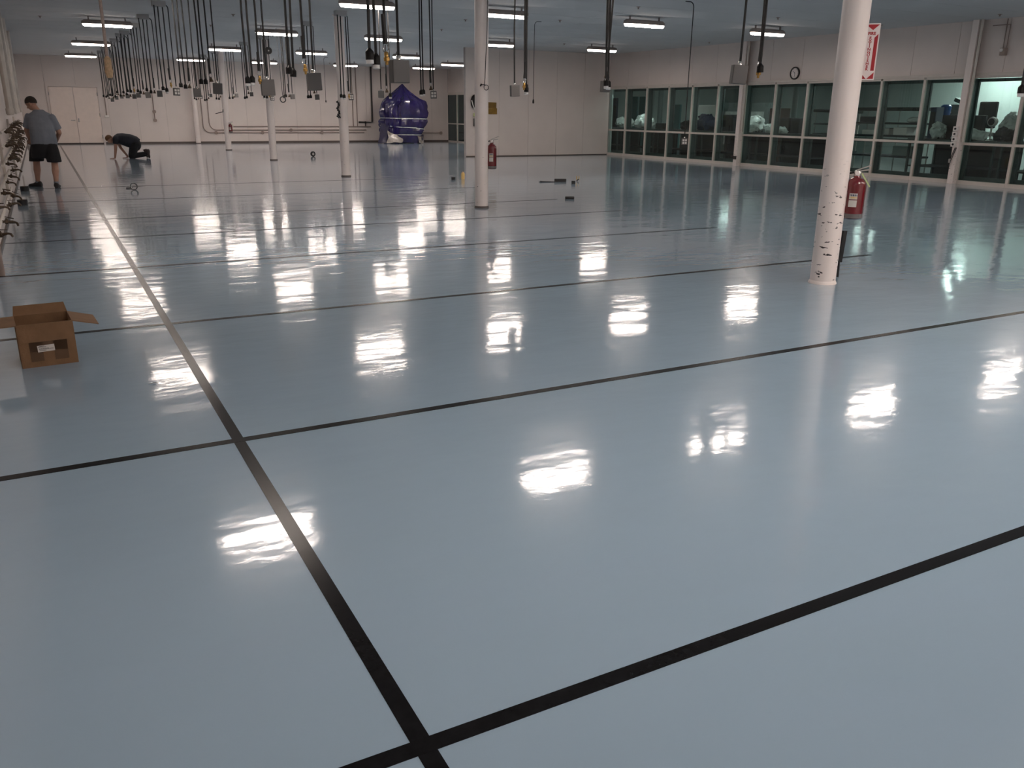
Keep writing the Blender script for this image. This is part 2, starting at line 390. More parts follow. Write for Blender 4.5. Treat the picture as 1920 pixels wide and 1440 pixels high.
# ------------------------------------------------------------------ floor tape grid
LX, TW = 0.628, 0.052
def tape_line(label, x0, x1, y0, y1, h=0.0012):
    o = MB().bx(x0, x1, y0, y1, 0.0, h).build('floor_tape_line', K['tape'], None, origin=((x0+x1)/2, (y0+y1)/2, 0))
    o.location = ((x0+x1)/2, (y0+y1)/2, 0)
    return tag(o, label, 'tape line')
tape_line('long black tape line running lengthwise from foreground to far double door', LX-TW/2, LX+TW/2, -2.0, 41.6)
TY = [1.60, 3.888, 6.451, 9.031, 11.31, 13.304, 16.11, 18.9]
TN = ['nearest cross tape line, meeting the long line at the bottom of the picture', 'second black cross tape line from the viewer, in front of the open carton',
      'third black cross tape line from the viewer, passing behind the open carton', 'fourth black cross tape line from the viewer',
      'fifth black cross tape line from the viewer', 'sixth black cross tape line from the viewer', 'seventh black cross tape line, faint in the reflections',
      'farthest black cross tape line, beside the standing person']
for k, yy in enumerate(TY):
    tape_line(TN[k], XL+0.03, 8.09, yy-TW/2, yy+TW/2, 0.0016)

# ------------------------------------------------------------------ round columns
COLS = [(6.29, 5.50), (6.22, 12.60), (6.28, 20.02), (6.28, 27.34), (6.28, 34.66), (6.25, 41.72)]
CN = ['scuffed round white steel column nearest the viewer with fire sign', 'round white column standing mid hall with hanging looped cable',
      'third round white column from the viewer with black coiled cord', 'fourth round white column from the viewer', 'fifth round white column, with green tagged extinguisher',
      'farthest round white column against the far wall']
for k, (cx, cy) in enumerate(COLS):
    c_ = empty('support_column', (cx, cy, 0), CN[k], 'column', 'round steel columns')
    rr = 0.116 if k == 0 else 0.108
    MB().lathe([(rr, 0.0), (rr, ZC)], (0, 0, 0), 28).local('shaft', K['column'] if k == 0 else K['column2'], c_, True)
    MB().lathe([(rr+0.012, 0.0), (rr+0.010, 0.012), (rr, 0.03)], (0, 0, 0), 28).local('base_seal', K['dark'] if k else K['column'], c_, True)
    MB().lathe([(rr, ZC-0.04), (rr+0.03, ZC-0.012), (rr+0.03, ZC-0.0)], (0, 0, 0), 24).local('cap_plate', K['column'], c_, True)

# ------------------------------------------------------------------ ceiling lights
def stadium(hl, hw, n=6):
    pts = []
    for k in range(n+1):
        a = -PI/2+PI*k/n; pts.append((hl-hw*1.6+hw*1.6*math.cos(a), hw*math.sin(a)))
    for k in range(n+1):
        a = PI/2+PI*k/n; pts.append((-hl+hw*1.6+hw*1.6*math.cos(a), hw*math.sin(a)))
    return pts
def ring2(poly, z, s=1.0): return [Vector((x*(1-(1-s)*0.25), y*s, z)) for x, y in poly]
def fixture_meshes(hl, lensmat, sidemat):
    st = stadium(hl, 0.085); st2 = stadium(hl-0.015, 0.072)
    h = MB().loft([ring2(st, -0.015), ring2(st, 0.035), ring2(st, 0.075, 0.6)]).mesh('housing', K['housing'], True)
    l = MB().loft([ring2(st2, -0.0665, 0.80), ring2(st2, -0.067, 0.80)]).mesh('lens', lensmat)
    sd = MB().loft([ring2(st2, -0.016), ring2(st2, -0.045, 0.96), ring2(st2, -0.066, 0.82)]).mesh('lens_side', sidemat, True)
    hb = MB().box((0, 0, 0.11), (0.03, 0.03, 0.08)).mesh('hanger', K['housing'])
    cl = MB().box((0, 0, 0.0), (0.02, 0.178, 0.03)).mesh('latch', K['steel'])
    return h, l, hb, cl, sd
K['side'] = emis('lit lens side', LIGHT_COLOR, 9.0); K['labside'] = emis('lit lab lens side', LAB_COLOR, 5.0)
FML = fixture_meshes(0.6, K['lablens'], K['labside']); FMD = fixture_meshes(0.6, emis('dim lab lens', LAB_COLOR, LAB_STRENGTH*0.36), K['labside'])
_fm = {}
def FMS(hl, k):
    """fixture meshes for one lamp output: k is tuned to balance floor and wall brightness"""
    if (hl, k) not in _fm: _fm[(hl, k)] = fixture_meshes(hl, emis('lit lens %d' % round(k*100), LIGHT_COLOR, LIGHT_STRENGTH*k), K['side'])
    return _fm[(hl, k)]
def fixture(x, y, z, label, group, ms):
    o = empty('ceiling_light', (x, y, z), label, 'light', group)
    link('housing', ms[0], o); link('lens', ms[1], o); link('lens_side', ms[4], o)
    for s in (-0.4, 0.4): link('hanger', ms[2], o, (s, 0, 0)); link('latch', ms[3], o, (s*0.8, 0, 0))
    return o
FX = [1.75, 5.75, 8.67, 12.2, 15.9]; FY = [-5.1, 2.05, 9.25, 16.5, 23.65, 30.9, 38.2]
ORD = ['first', 'second', 'third', 'fourth', 'fifth', 'sixth', 'seventh', 'eighth', 'ninth', 'tenth', 'eleventh', 'twelfth', 'thirteenth', 'fourteenth']
LAMP = [[0.9, 2.0, 1.8, 1.4, 1.2], [1.05, 2.2, 1.9, 1.4, 1.3], [0.8, 0.75, 0.75, 0.8, 0.85], [0.6, 0.95, 0.95, 0.9, 0.9], [0.65, 1.0, 1.0, 0.9, 0.85], [0.7, 1.1, 1.1, 1.0, 0.9], [0.9, 1.35, 1.35, 1.3, 1.0]]  # output per lamp, set to balance floor and wall brightness
for j, fy in enumerate(FY):
    for i_, fx in enumerate(FX):
        row = ORD[len(FY)-1-j]
        if not LAMP[j][i_]: continue
        fixture(fx, fy, 3.4, 'lit strip light, %s from left in %s light row counted from far wall' % (ORD[i_], row), 'ceiling strip lights', FMS(0.56, LAMP[j][i_]))
fixture(15.9, 34.6, 3.4, 'lit strip light hanging alone just left of the wing wall edge', 'ceiling strip lights', FMS(0.72, 0.9))

# ------------------------------------------------------------------ hanging cord drops
def arc(p, q, r, n=5):
    """from horizontal run p into a vertical drop q (p.z top): points of a rounded elbow"""
    pts = []
    d = Vector((q.x-p.x, q.y-p.y, 0)); l = d.length; d = d.normalized() if l > 1e-6 else Vector((1, 0, 0)); r = min(r, l)
    c = Vector((q.x, q.y, p.z-r))-d*r
    for k in range(n+1):
        a = PI/2*k/n; pts.append(c+d*r*math.sin(a)+Vector((0, 0, r*math.cos(a))))
    return pts
# shared connector meshes (local origin where the cord enters, hanging down)
SOCK = MB().lathe([(0.012, 0.0), (0.020, -0.012), (0.030, -0.022), (0.033, -0.03), (0.033, -0.085)], (0, 0, 0), 14).mesh('socket_body', K['blackplastic'], True)
SOCKF = MB().lathe([(0.029, -0.085), (0.030, -0.112), (0.020, -0.118)], (0, 0, 0), 14).mesh('socket_face', K['clear'], True)
SMESH = MB().lathe([(0.017, 0.22), (0.019, 0.10), (0.021, 0.0)], (0, 0, 0), 10).mesh('strain_relief', K['black'], True)
gb = MB().bbox((0, 0, -0.075), (0.11, 0.06, 0.13), 0.005).mesh('box_body', K['greybox'])
gplate = MB().bbox((0, -0.034, -0.075), (0.105, 0.006, 0.125), 0.002).mesh('cover_plate', K['greyplate'])
gnut = MB().lathe([(0.016, -0.012), (0.016, 0.012), (0.012, 0.016)], (0, 0, 0), 8).mesh('cable_gland', K['silver'], True)
om = MB()
for sx in (-0.024, 0.024): om.bbox((sx, -0.040, -0.05), (0.036, 0.006, 0.036), 0.004)
outl = om.mesh('outlet_pair', K['ivory'])
car = MB()
car.tube([Vector((0.022*math.cos(a), 0, -0.03+0.034*math.sin(a))) for a in [2*PI*k/12 for k in range(13)]], 0.005, 6)
car = car.mesh('carabiner', K['silver'], True)
brs = MB(); brs.lathe([(0.010, -0.055), (0.017, -0.065), (0.017, -0.095), (0.024, -0.10), (0.024, -0.125), (0.013, -0.13), (0.011, -0.155)], (0, 0, 0), 12)
brs = brs.mesh('brass_coupler', K['brass'], True)
tri = MB().lathe([(0.008, -0.05), (0.034, -0.115), (0.034, -0.125)], (0, 0, 0), 10).mesh('quick_coupler', K['valve'], True)
CAB = MB().bbox((0, 0, 0), (0.26, 0.14, 0.10), 0.006).mesh('box_body', K['ceilback'])
CABL = MB().bbox((0, 0, -0.053), (0.24, 0.12, 0.008), 0.002).mesh('box_lid', K['ceilback'])

def drop(kind, top, end, label, group, elbow=None, r=0.0115, white=True, tilt=0.0, turn=0.0, big=1.0):
    """one cord from the ceiling box to its connector; top/end are world points of the vertical drop"""
    top = Vector(top); end = Vector(end)
    cat = {'socket': 'power cord', 'air': 'air hose', 'box': 'outlet box', 'plug': 'power cord'}[kind]
    nm = {'socket': 'hanging_power_cord', 'air': 'hanging_air_hose', 'box': 'hanging_outlet_box', 'plug': 'hanging_power_cord'}[kind]
    o = empty(nm, end, label, cat, group)
    pts = []
    if elbow is not None:
        e = Vector(elbow); pts = [e]+arc(e, Vector((top.x, top.y, e.z)), 0.09)
        pts = [pts[0]]+pts[1:]
    else: pts = [top]
    mid = pts[-1].lerp(end, 0.55)+Vector((random.uniform(-0.012, 0.012), random.uniform(-0.012, 0.012), 0))
    pts += [mid, end]
    MB().tube([p-end for p in pts], r, 8).local('cord', K['cord'], o, True)
    rz = turn
    def part(n_, me, **kw):
        q = link(n_, me, o); q.rotation_euler = (0, tilt, rz); q.scale = (big, big, big); return q
    if kind == 'socket':
        part('socket_body', SOCK)
        if white: part('socket_face', SOCKF)
    elif kind == 'air':
        part('strain_relief', SMESH); part('carabiner', car); part('brass_coupler' if white else 'quick_coupler', brs if white else tri)
    elif kind == 'box':
        part('cable_gland', gnut); part('box_body', gb)
        p_ = part('cover_plate', gplate)
        if white:
            for dz in (0.0, -0.05):
                q = part('outlet_pair', outl); q.location = Matrix.Rotation(rz, 3, 'Z') @ (Vector((0, 0, dz))*big)
    elif kind == 'plug':
        q = MB().lathe([(0.008, 0.02), (0.018, -0.01), (0.022, -0.03), (0.022, -0.075), (0.01, -0.085)], (0, 0, 0), 10).local('plug_body', K['blackplastic'], o, True)
    return o

def ceiling_box(x, y, label):
    o = empty('ceiling_junction_box', (x, y, ZC-0.05), label, 'junction box', 'ceiling boxes above the cord clusters')
    link('box_body', CAB, o); link('box_lid', CABL, o)
    return o

def station(row, num, X0, ends, box_label, place, y0=None):
    """ends: list of (px, py, kind, white) for the connectors; the cluster stands at one y"""
    if y0 is None: y0 = sum(at_x(e[0], e[1], X0).y for e in ends)/len(ends)
    P = [at_y(e[0], e[1], y0) for e in ends]
    xs = [p.x for p in P]; x0, x1 = min(xs), max(xs)
    bx_ = x0+0.10
    ceiling_box(bx_, y0, box_label)
    names = {'socket': 'black cord with %s socket', 'air': 'black air hose with %s coupler', 'box': 'grey %s box on cord'}
    cnt = {}
    for e in ends: cnt[e[2]] = cnt.get(e[2], 0)+1
    seen = {}
    for k, (e, p) in enumerate(zip(ends, P)):
        kind, white = e[2], e[3]
        seen[kind] = seen.get(kind, 0)+1
        word = {'socket': 'white-faced' if white else 'plain', 'air': 'brass' if white else 'dark', 'box': 'four-outlet' if white else 'blank'}[kind]
        lab = names[kind] % word
        if cnt[kind] > 1: lab = ('left ' if seen[kind] == 1 else 'right ')+lab
        lab += ', '+place
        off = {'socket': 0.045, 'air': 0.07, 'box': 0.075}[kind]
        dy = 0.062*k-0.09
        end = p+Vector((0, dy, off))
        tp = Vector((p.x+(e[4] if len(e) > 4 else 0.0), y0+dy, ZC-0.09))
        tilt = random.uniform(-0.06, 0.06)
        elbow = None
        if p.x > bx_+0.12: elbow = (bx_+0.12, y0+dy, ZC-0.06)
        big = e[5] if len(e) > 5 else 1.0
        drop(kind, tp, end, lab, 'cord clusters of the %s row' % row, elbow, 0.0125 if kind != 'box' else 0.011, white, tilt, random.uniform(-0.5, 0.2), big)
    return y0

s_, a_, b_ = 'socket', 'air', 'box'
# left row (about x = 2.4), nearest first
A = [
 ([(685.8,103,s_,True),(703,111.7,s_,True),(726,100,a_,True),(756,127,b_,False,0,1.35)], 'nearest cluster of left row'),
 ([(538,131.6,s_,False),(549,136.6,s_,False),(573,123,a_,True),(592.7,148,b_,False,0,1.35)], 'second cluster of left row from viewer'),
 ([(461.7,150.3,s_,True),(472.4,148.8,s_,True),(488,144,a_,True),(504.5,158,b_,False,0,1.5)], 'third cluster of left row from viewer'),
 ([(375.6,153,s_,False),(385,153,s_,False),(395.7,146.5,a_,False),(410.6,163.3,b_,False,0,1.3)], 'fourth cluster of left row from viewer'),
 ([(337.8,159.4,s_,False),(347.5,162,s_,False),(356,159.5,a_,False),(371.2,172,b_,False,0,1.2)], 'fifth cluster of left row from viewer'),
 ([(304.7,165.6,s_,True),(312.2,168.4,s_,True),(320.3,156,a_,True),(332.5,171,b_,True,0,1.15)], 'sixth cluster of left row from viewer'),
 ([(274.4,168,s_,False),(282.8,172,s_,False),(290,170.6,a_,False),(300.3,175,b_,False,0,1.1)], 'seventh cluster of left row from viewer'),
 ([(258,170.2,s_,False),(263.5,172.9,s_,False),(269.6,172.9,a_,False),(278,177.5,b_,False,0,1.1)], 'eighth cluster of left row from viewer'),
 ([(238.7,170.2,s_,True),(245.2,171,s_,True),(252,167,a_,True),(260.5,178.6,b_,False)], 'ninth cluster of left row from viewer'),
]
for k, (e, pl) in enumerate(A):
    station('left', k, 2.46, e, 'ceiling junction box over the '+pl, pl)
far = ['tenth', 'eleventh', 'twelfth', 'thirteenth', 'fourteenth']
for k, yy in enumerate([28.5, 30.7, 32.9, 35.1, 37.3]):
    pl = far[k]+' cluster of left row from viewer'
    ceiling_box(2.40, yy, 'ceiling junction box over the '+pl)
    for j, (dx, z, kind, wh) in enumerate([(0.0, 1.93, s_, False), (0.09, 1.90, s_, False), (0.19, 1.93, a_, False), (0.30, 1.84, b_, False)]):
        zz = z+random.uniform(-0.05, 0.05)
        nm = ['left black cord with plain socket, ', 'right black cord with plain socket, ', 'black air hose with dark coupler, ', 'grey blank box on cord, '][j]
        dy = 0.062*j-0.09
        drop(kind, (2.30+dx, yy+dy, ZC-0.09), (2.30+dx, yy+dy, zz+0.06), nm+pl, 'cord clusters of the left row', None if j < 2 else (2.46, yy+dy, ZC-0.06), 0.0125, wh, 0, random.uniform(-0.4, 0.4))
# middle row (about x = 6.1), farthest first
B = [
 ([(347.5,186,s_,False),(351.2,185.3,s_,False),(354.6,184,a_,False),(359,182,b_,False)], 'farthest cluster of middle cord row'),
 ([(364.4,184.4,s_,False),(368,186,s_,False),(372,184,a_,False),(378,182,b_,True)], 'second farthest cluster of middle cord row'),
 ([(383.4,187.5,s_,False),(387.8,186.6,s_,False),(391.5,182.8,a_,False),(396,179,b_,False)], 'third farthest cluster of middle cord row'),
 ([(405.2,184.7,s_,True),(410.6,185.1,s_,False),(414,180,a_,False),(419.5,182,b_,True)], 'fourth farthest cluster of middle cord row'),
 ([(429.7,183.6,s_,False),(435.8,183.2,s_,False),(439,180,a_,False),(444.6,179,b_,False)], 'fifth farthest cluster of middle cord row'),
 ([(458.3,183.2,s_,False),(462.5,182,s_,False),(466,173,a_,False),(472.8,176.7,b_,False)], 'sixth farthest cluster of middle cord row'),
 ([(494.4,181,s_,True),(500.3,182,s_,True),(506,177,a_,True),(511.8,184.3,b_,True)], 'seventh farthest cluster of middle cord row'),
 ([(531.5,181,s_,False),(535.5,179.4,s_,False),(542.7,178,a_,False),(550,181.3,b_,False)], 'eighth farthest cluster of middle cord row'),
 ([(576,181.3,s_,False),(582,181,s_,False),(590,171,a_,False),(596.5,182,b_,False)], 'ninth farthest cluster of middle cord row'),
 ([(637.5,179.6,s_,True),(644.6,180.4,s_,True),(655,177.5,a_,True),(660.4,182,b_,True)], 'cluster just right of the third column'),
 ([(712,177,b_,False),(724,168,a_,False),(733,178,s_,True)], 'cluster in front of the blue tarp heap'),
 ([(786,173,s_,True),(792.5,172,s_,True),(809,163,a_,False),(816.7,177.5,b_,True)], 'cluster right of the blue tarp heap'),
 ([(959,169,b_,False,0,1.15),(981.7,157,a_,True),(988,162,s_,False),(993,167,s_,True)], 'cluster right of the looped cable column'),
 ([(1128,155,s_,True,-0.03),(1137.5,157,s_,True,-0.035),(1141,137,a_,False,0.075),(1143,162,b_,False)], 'cluster at the wing wall corner'),
 ([(1374,136,b_,False,0.02,1.3),(1421,128,s_,False),(1428,129,a_,True)], 'cluster above the window wall left of the clock'),
]
for k, (e, pl) in enumerate(B):
    station('middle', k, 6.12, e, 'ceiling junction box over the '+pl, pl)
# single thin cords hanging further right
def thin(pe, X, label, kind='plug', r=0.007, white=False, big=1.0, run=None):
    p = at_x(pe[0], pe[1], X)
    el = (p.x+(run if run else 0.18), p.y, ZC-0.04)
    return drop(kind, (p.x, p.y, ZC-0.05), p, label, None, el, r, white, 0, -0.5, big)
thin((1000,187), 10.45, 'thin black cord with small plug hanging beside the middle cluster, clear of wing wall')
thin((611,188), 10.4, 'thin black cord with small plug hanging between the third and fourth columns')
thin((1283.5,258), 11.2, 'four outlet grey box hung very low in front of the window wall', 'box', 0.009, True, 1.0, -0.2)
p = at_x(1917, 158, 10.6)
drop('socket', (p.x, p.y, ZC-0.05), p, 'large black socket with white face at the right picture edge', None, None, 0.016, True, 0, 0, 1.25)
p = at_y(201, 108, 13.0)
o = empty('pull_cord', p, 'beige pull cord with taped tan handle hanging at upper left', 'pull cord')
MB().tube([Vector((0, 0, ZC-p.z)), Vector((0.004, 0, 0.6)), Vector((0, 0, 0))], 0.021, 10).local('cord', K['rope'], o, True)
MB().lathe([(0.018, 0.02), (0.044, -0.02), (0.046, -0.12), (0.052, -0.17), (0.038, -0.245), (0.028, -0.255)], (0, 0, 0), 14).local('taped_handle', K['tan'], o, True)
MB().lathe([(0.028, -0.255), (0.024, -0.275), (0.010, -0.285)], (0, 0, 0), 12).local('handle_tip', K['greyplate'], o, True)

# ------------------------------------------------------------------ conduits and pipes on the far wall
def pipe(name, pts, r, m, label, cat='pipe', group=None, boxes=(), n=8):
    o = empty(name, pts[0], label, cat, group); o0 = Vector(pts[0])
    MB().tube([Vector(p)-o0 for p in pts], r, n).local('pipe_run', m, o, True)
    for b in boxes:
        MB().lathe([(0.075, -0.025), (0.075, 0.02), (0.05, 0.03)], Vector(b)-o0, 12, axis='Y').local('round_box', K['conduit'], o, True)
    return o
yb = YB-0.04
def elbowed(x, ztop, zbot, x2):
    pts = [(x, yb, ztop), (x, yb, zbot+0.3)]
    for k in range(6):
        a = PI/2*k/5; pts.append((x+0.3-0.3*math.cos(a), yb, zbot+0.3-0.3*math.sin(a)))
    return pts+[(x2, yb, zbot)]
pipe('wall_conduit', elbowed(6.56, ZC, 0.46, 14.2), 0.020, K['conduit'], 'lowest brown conduit bending from ceiling along the far wall', 'conduit', None, [(7.1, yb-0.03, 0.46), (9.2, yb-0.03, 0.46), (12.05, yb-0.03, 0.46)])
pipe('wall_conduit', elbowed(6.84, ZC, 0.58, 14.3), 0.020, K['conduit'], 'middle brown conduit bending from ceiling along the far wall', 'conduit', None, [(10.55, yb-0.03, 0.58)])
pipe('wall_conduit', [(7.9, yb, 0.74), (14.55, yb, 0.74)], 0.020, K['conduit'], 'upper straight brown conduit behind the columns on far wall', 'conduit')
pipe('wall_conduit', [(16.6, yb, 0.43), (18.35, yb, 0.43)], 0.020, K['conduit'], 'short brown conduit right of the blue tarp heap', 'conduit', None, [(18.35, yb-0.03, 0.43)])
for x, d in ((13.66, 'left'), (13.87, 'right')):
    pipe('wall_conduit', [(x, yb, ZC), (x, yb, 0.80), (x, yb, 0.74)], 0.024, K['conduit'], '%s of two thin vertical conduits left of the blue tarp heap' % d, 'conduit')
o = pipe('black_pipe', [(14.66, yb-0.03, ZC), (14.62, yb-0.03, 0.95), (13.93, yb-0.03, 0.95)], 0.042, K['darkpipe'], 'thick black pipe dropping beside the blue tarp heap', 'pipe')
MB().tube([Vector((14.27-14.66, 0, 0.95-ZC)), Vector((14.27-14.66, 0, 0.76-ZC))], 0.025, 8).local('branch', K['darkpipe'], o, True)
MB().lathe([(0.045, -0.03), (0.045, 0.03)], Vector((14.27-14.66, 0, 0.95-ZC)), 10, axis='X').local('tee', K['darkpipe'], o, True)
pipe('wall_conduit', [(4.52, yb, ZC), (4.55, yb, 1.02)], 0.020, K['conduit'], 'vertical conduit with two round boxes right of the double door', 'conduit', None, [(4.55, yb-0.03, 1.36), (4.55, yb-0.03, 0.99)])
o = pipe('wall_conduit', [(2.62, yb, ZC), (2.62, yb, 1.20)], 0.018, K['conduit'], 'short conduit with white box beside the double door', 'conduit')
MB().bbox((0, -0.03, 1.15-ZC), (0.16, 0.07, 0.10), 0.01).local('switch_box', K['ivory'], o)

# ------------------------------------------------------------------ fire extinguishers, sign, things on columns
def extinguisher(loc, label, rz, tagm=None, h=0.40, r=0.085, hang=True):
    o = empty('fire_extinguisher', loc, label, 'extinguisher', 'fire extinguishers', rz=rz)
    MB().lathe([(r*0.82, 0.0), (r, 0.012), (r, h*0.80), (r*0.93, h*0.88), (r*0.70, h*0.95), (r*0.36, h*0.985), (r*0.33, h*1.03)], (0, 0, 0), 22).local('cylinder', K['red'], o, True)
    MB().lathe([(r*1.005, 0.012), (r*1.005, 0.05)], (0, 0, 0), 22, cap=False).local('base_band', K['greyplate'], o, True)
    MB().lathe([(r*0.34, h*1.02), (r*0.36, h*1.10), (r*0.25, h*1.14)], (0, 0, 0), 12).local('valve_neck', K['silver'], o, True)
    m = MB(); m.box((0.035, 0, h*1.145), (0.13, 0.022, 0.012), Matrix.Rotation(-0.15, 3, 'Y')); m.box((0.045, 0, h*1.21), (0.14, 0.022, 0.010), Matrix.Rotation(-0.38, 3, 'Y'))
    m.local('lever', K['steel'], o)
    m = MB().lathe([(0.018, -0.006), (0.018, 0.006)], (0, -0.028, h*1.09), 10, axis='Y'); m.local('gauge', K['signwhite'], o, True)
    m = MB().tube([(-0.03, 0, h*1.10), (-r*1.0, 0, h*1.06), (-r*1.28, 0, h*0.85), (-r*1.18, 0, h*0.45), (-r*1.12, 0, h*0.30)], 0.010, 8); m.local('hose', K['black'], o, True)
    def decal(nm, a0, a1, z0, z1, mt):
        vs_ = []; fs = []; n = 5
        for i in range(n+1):
            a = a0+(a1-a0)*i/n
            for z in (z0, z1): vs_.append(((r+0.0015)*math.sin(a), -(r+0.0015)*math.cos(a), z))
        for i in range(n): fs.append((2*i, 2*i+2, 2*i+3, 2*i+1))
        return MB().add(vs_, fs).local(nm, mt, o)
    decal('label', -0.55, 0.25, h*0.48, h*0.62, K['paper']); decal('label', -0.55, 0.25, h*0.30, h*0.46, K['paper'])
    decal('label_stripe', -0.50, 0.20, h*0.50, h*0.545, K['yellow']); decal('label_stripe', -0.50, 0.20, h*0.555, h*0.60, K['navyplastic'])
    decal('label', -1.35, -0.85, h*0.32, h*0.64, K['paper'])
    for zz in (0.52, 0.47, 0.42, 0.37): decal('label_text', -1.28, -0.95, h*zz, h*(zz+0.018), K['ink'])
    if tagm:
        MB().box((0.075, -0.03, h*0.93), (0.011, 0.002, 0.14), Matrix.Rotation(-0.6, 3, 'Y')).local('inspection_tag', tagm, o)
    m = MB(); m.box((0, r+0.012, h*0.75), (0.05, 0.03, 0.22)); m.local('wall_bracket', K['steel'], o)
    return o
pv = Vector((0.658, -0.753, 0)); dv = Vector((0.753, 0.658, 0))
def beside(k, right, back, z):
    c = Vector((COLS[k][0], COLS[k][1], 0)); d = c.normalized(); r_ = Vector((d.y, -d.x, 0))
    return c+r_*right+d*back+Vector((0, 0, z))
RZ = -CAM_Y
extinguisher(beside(0, 0.185, 0.05, 0.60), 'red extinguisher with pale tag on the scuffed front column', -0.85, K['lime'], 0.375, 0.088)
extinguisher(beside(1, 0.165, 0.02, 0.615), 'red extinguisher on the looped cable column', -0.45, None, 0.40, 0.078)
extinguisher(beside(4, 0.13, -0.08, 0.64), 'small dark extinguisher with green tag on a far column', -0.2, K['lime'], 0.33, 0.07)
# black bar behind the front column
o = empty('floor_squeegee', beside(0, 0.135, 0.35, 0.0), 'black flat bar standing behind the scuffed front column', 'bar')
MB().box((0, 0, 0.30), (0.05, 0.03, 0.30), Matrix.Rotation(0.06, 3, 'Y')).local('bar', K['black'], o)
MB().tube([(0.02, 0.02, 0.0), (0.01, 0.02, 0.20)], 0.012, 8).local('stem', K['black'], o, True)

# sign: FIRE EXTINGUISHER with arrow
sg = empty('fire_extinguisher_sign', beside(0, 0.152, 0.09, 1.80), 'tall red and white FIRE EXTINGUISHER arrow sign on front column', 'sign', rz=-0.86)
SW, SH = 0.125, 0.46
def flat(name, poly, yy, m, parent=sg, t=0.0008):
    """thin polygon in the sign's own plane (x right, z up)"""
    n = len(poly); vs_ = [(x, yy, z) for x, z in poly]+[(x, yy+t, z) for x, z in poly]
    fs = [tuple(range(n)), tuple(range(2*n-1, n-1, -1))]+[(i, n+i, n+(i+1) % n, (i+1) % n) for i in range(n)]
    return MB().add(vs_, fs).local(name, m, parent)
MB().box((0, 0.002, SH/2), (SW, 0.004, SH)).local('sign_plate', K['signwhite'], sg)
hw = SW/2
flat('red_triangle', [(-hw+0.008, SH-0.010), (hw-0.008, SH-0.010), (0.005, SH-0.055)], -0.0012, K['signred'])
flat('red_bar', [(0.024, 0.075), (hw-0.010, 0.075), (hw-0.010, SH-0.085), (0.040, SH-0.10), (0.024, SH-0.115)], -0.0012, K['signred'])
flat('red_corner', [(hw-0.008, 0.062), (hw-0.008, 0.008), (0.0, 0.008)], -0.0012, K['signred'])
flat('red_corner', [(-hw+0.008, 0.062), (-hw+0.008, 0.008), (-0.004, 0.008)], -0.0012, K['signred'])
def text_mesh(txt, size, m, align='CENTER'):
    cu = bpy.data.curves.new('lettering', 'FONT'); cu.body = txt; cu.size = size; cu.align_x = align; cu.align_y = 'CENTER'; cu.extrude = 0.0004; cu.offset = size*0.035; cu.resolution_u = 2
    ob = bpy.data.objects.new('lettering', cu); COL.objects.link(ob)
    bpy.context.view_layer.update()
    me = bpy.data.meshes.new_from_object(ob.evaluated_get(bpy.context.evaluated_depsgraph_get())); bpy.data.objects.remove(ob)
    me.materials.clear(); me.materials.append(m); return me
def letters(txt, size, x, z, parent, m=K['signred'], yy=-0.0016, sx=1.0):
    o = link('lettering', text_mesh(txt, size, m), parent, (x, yy, z), (PI/2, 0, 0)); o.scale = (sx, 1, 1); return o
letters('FIRE', 0.034, 0.0, SH-0.083, sg)
for k, ch in enumerate('EXTINGUISHER'): letters(ch, 0.029, -0.008, SH-0.118-k*0.0232, sg, sx=1.25)

# looped cable on the second column
c1 = Vector((COLS[1][0], COLS[1][1], 0)); d1 = c1.normalized(); r1 = Vector((d1.y, -d1.x, 0))
def on1(right, z, out=0.135): return c1+r1*right-d1*out+Vector((0, 0, z))
o = empty('looped_cable', on1(0.07, 1.9), 'thin black cable ending in a small loop on mid column', 'cable'); o0 = o.location.copy()
pts = [on1(0.105, ZC-0.02, 0.11), on1(0.085, 2.7, 0.12), on1(0.055, 2.0)]
for k in range(9):
    a = PI+2*PI*k/9*1.0; pts.append(on1(0.075+0.036*math.cos(a), 1.86-0.036*math.sin(-a)*1.1))
pts += [on1(0.06, 1.90), on1(0.02, 1.905), on1(-0.02, 1.88)]
MB().tube([p-o0 for p in pts], 0.0055, 6).local('cable', K['cord'], o, True)
MB().lathe([(0.006, 0), (0.012, 0.01), (0.012, 0.05)], on1(-0.02, 1.88)-o0, 8, rot=Matrix.Rotation(1.0, 3, 'X')).local('plug', K['blackplastic'], o, True)
# black hooded item and other small things on the end of the wing wall, seen left of the mid column
o = empty('ear_muffs', (13.17, YW-0.06, 1.62), 'black dome with white strap hung on the wing wall end', 'ear protection'); 
MB().ell((0.06, 0, 0.2), (0.17, 0.07, 0.24), 14, 10).local('dome', K['blackplastic'], o, True)
MB().tube([(-0.10, -0.06, 0.25), (-0.07, -0.09, 0.10), (-0.02, -0.09, -0.02), (0.02, -0.07, -0.06), (0.06, -0.06, -0.03)], 0.018, 8).local('strap', K['ivory'], o, True)
o = empty('wall_dispenser', (13.25, YW-0.05, 1.0), 'small pale dispenser with yellow green top on the wing wall end', 'dispenser')
MB().bbox((0, 0, 0.15), (0.16, 0.09, 0.26), 0.02).local('body', K['greyplate'], o)
MB().bbox((0.0, 0, 0.40), (0.17, 0.09, 0.12), 0.03).local('cap', mat('pale lime', (0.55, 0.58, 0.28), 0.5), o)
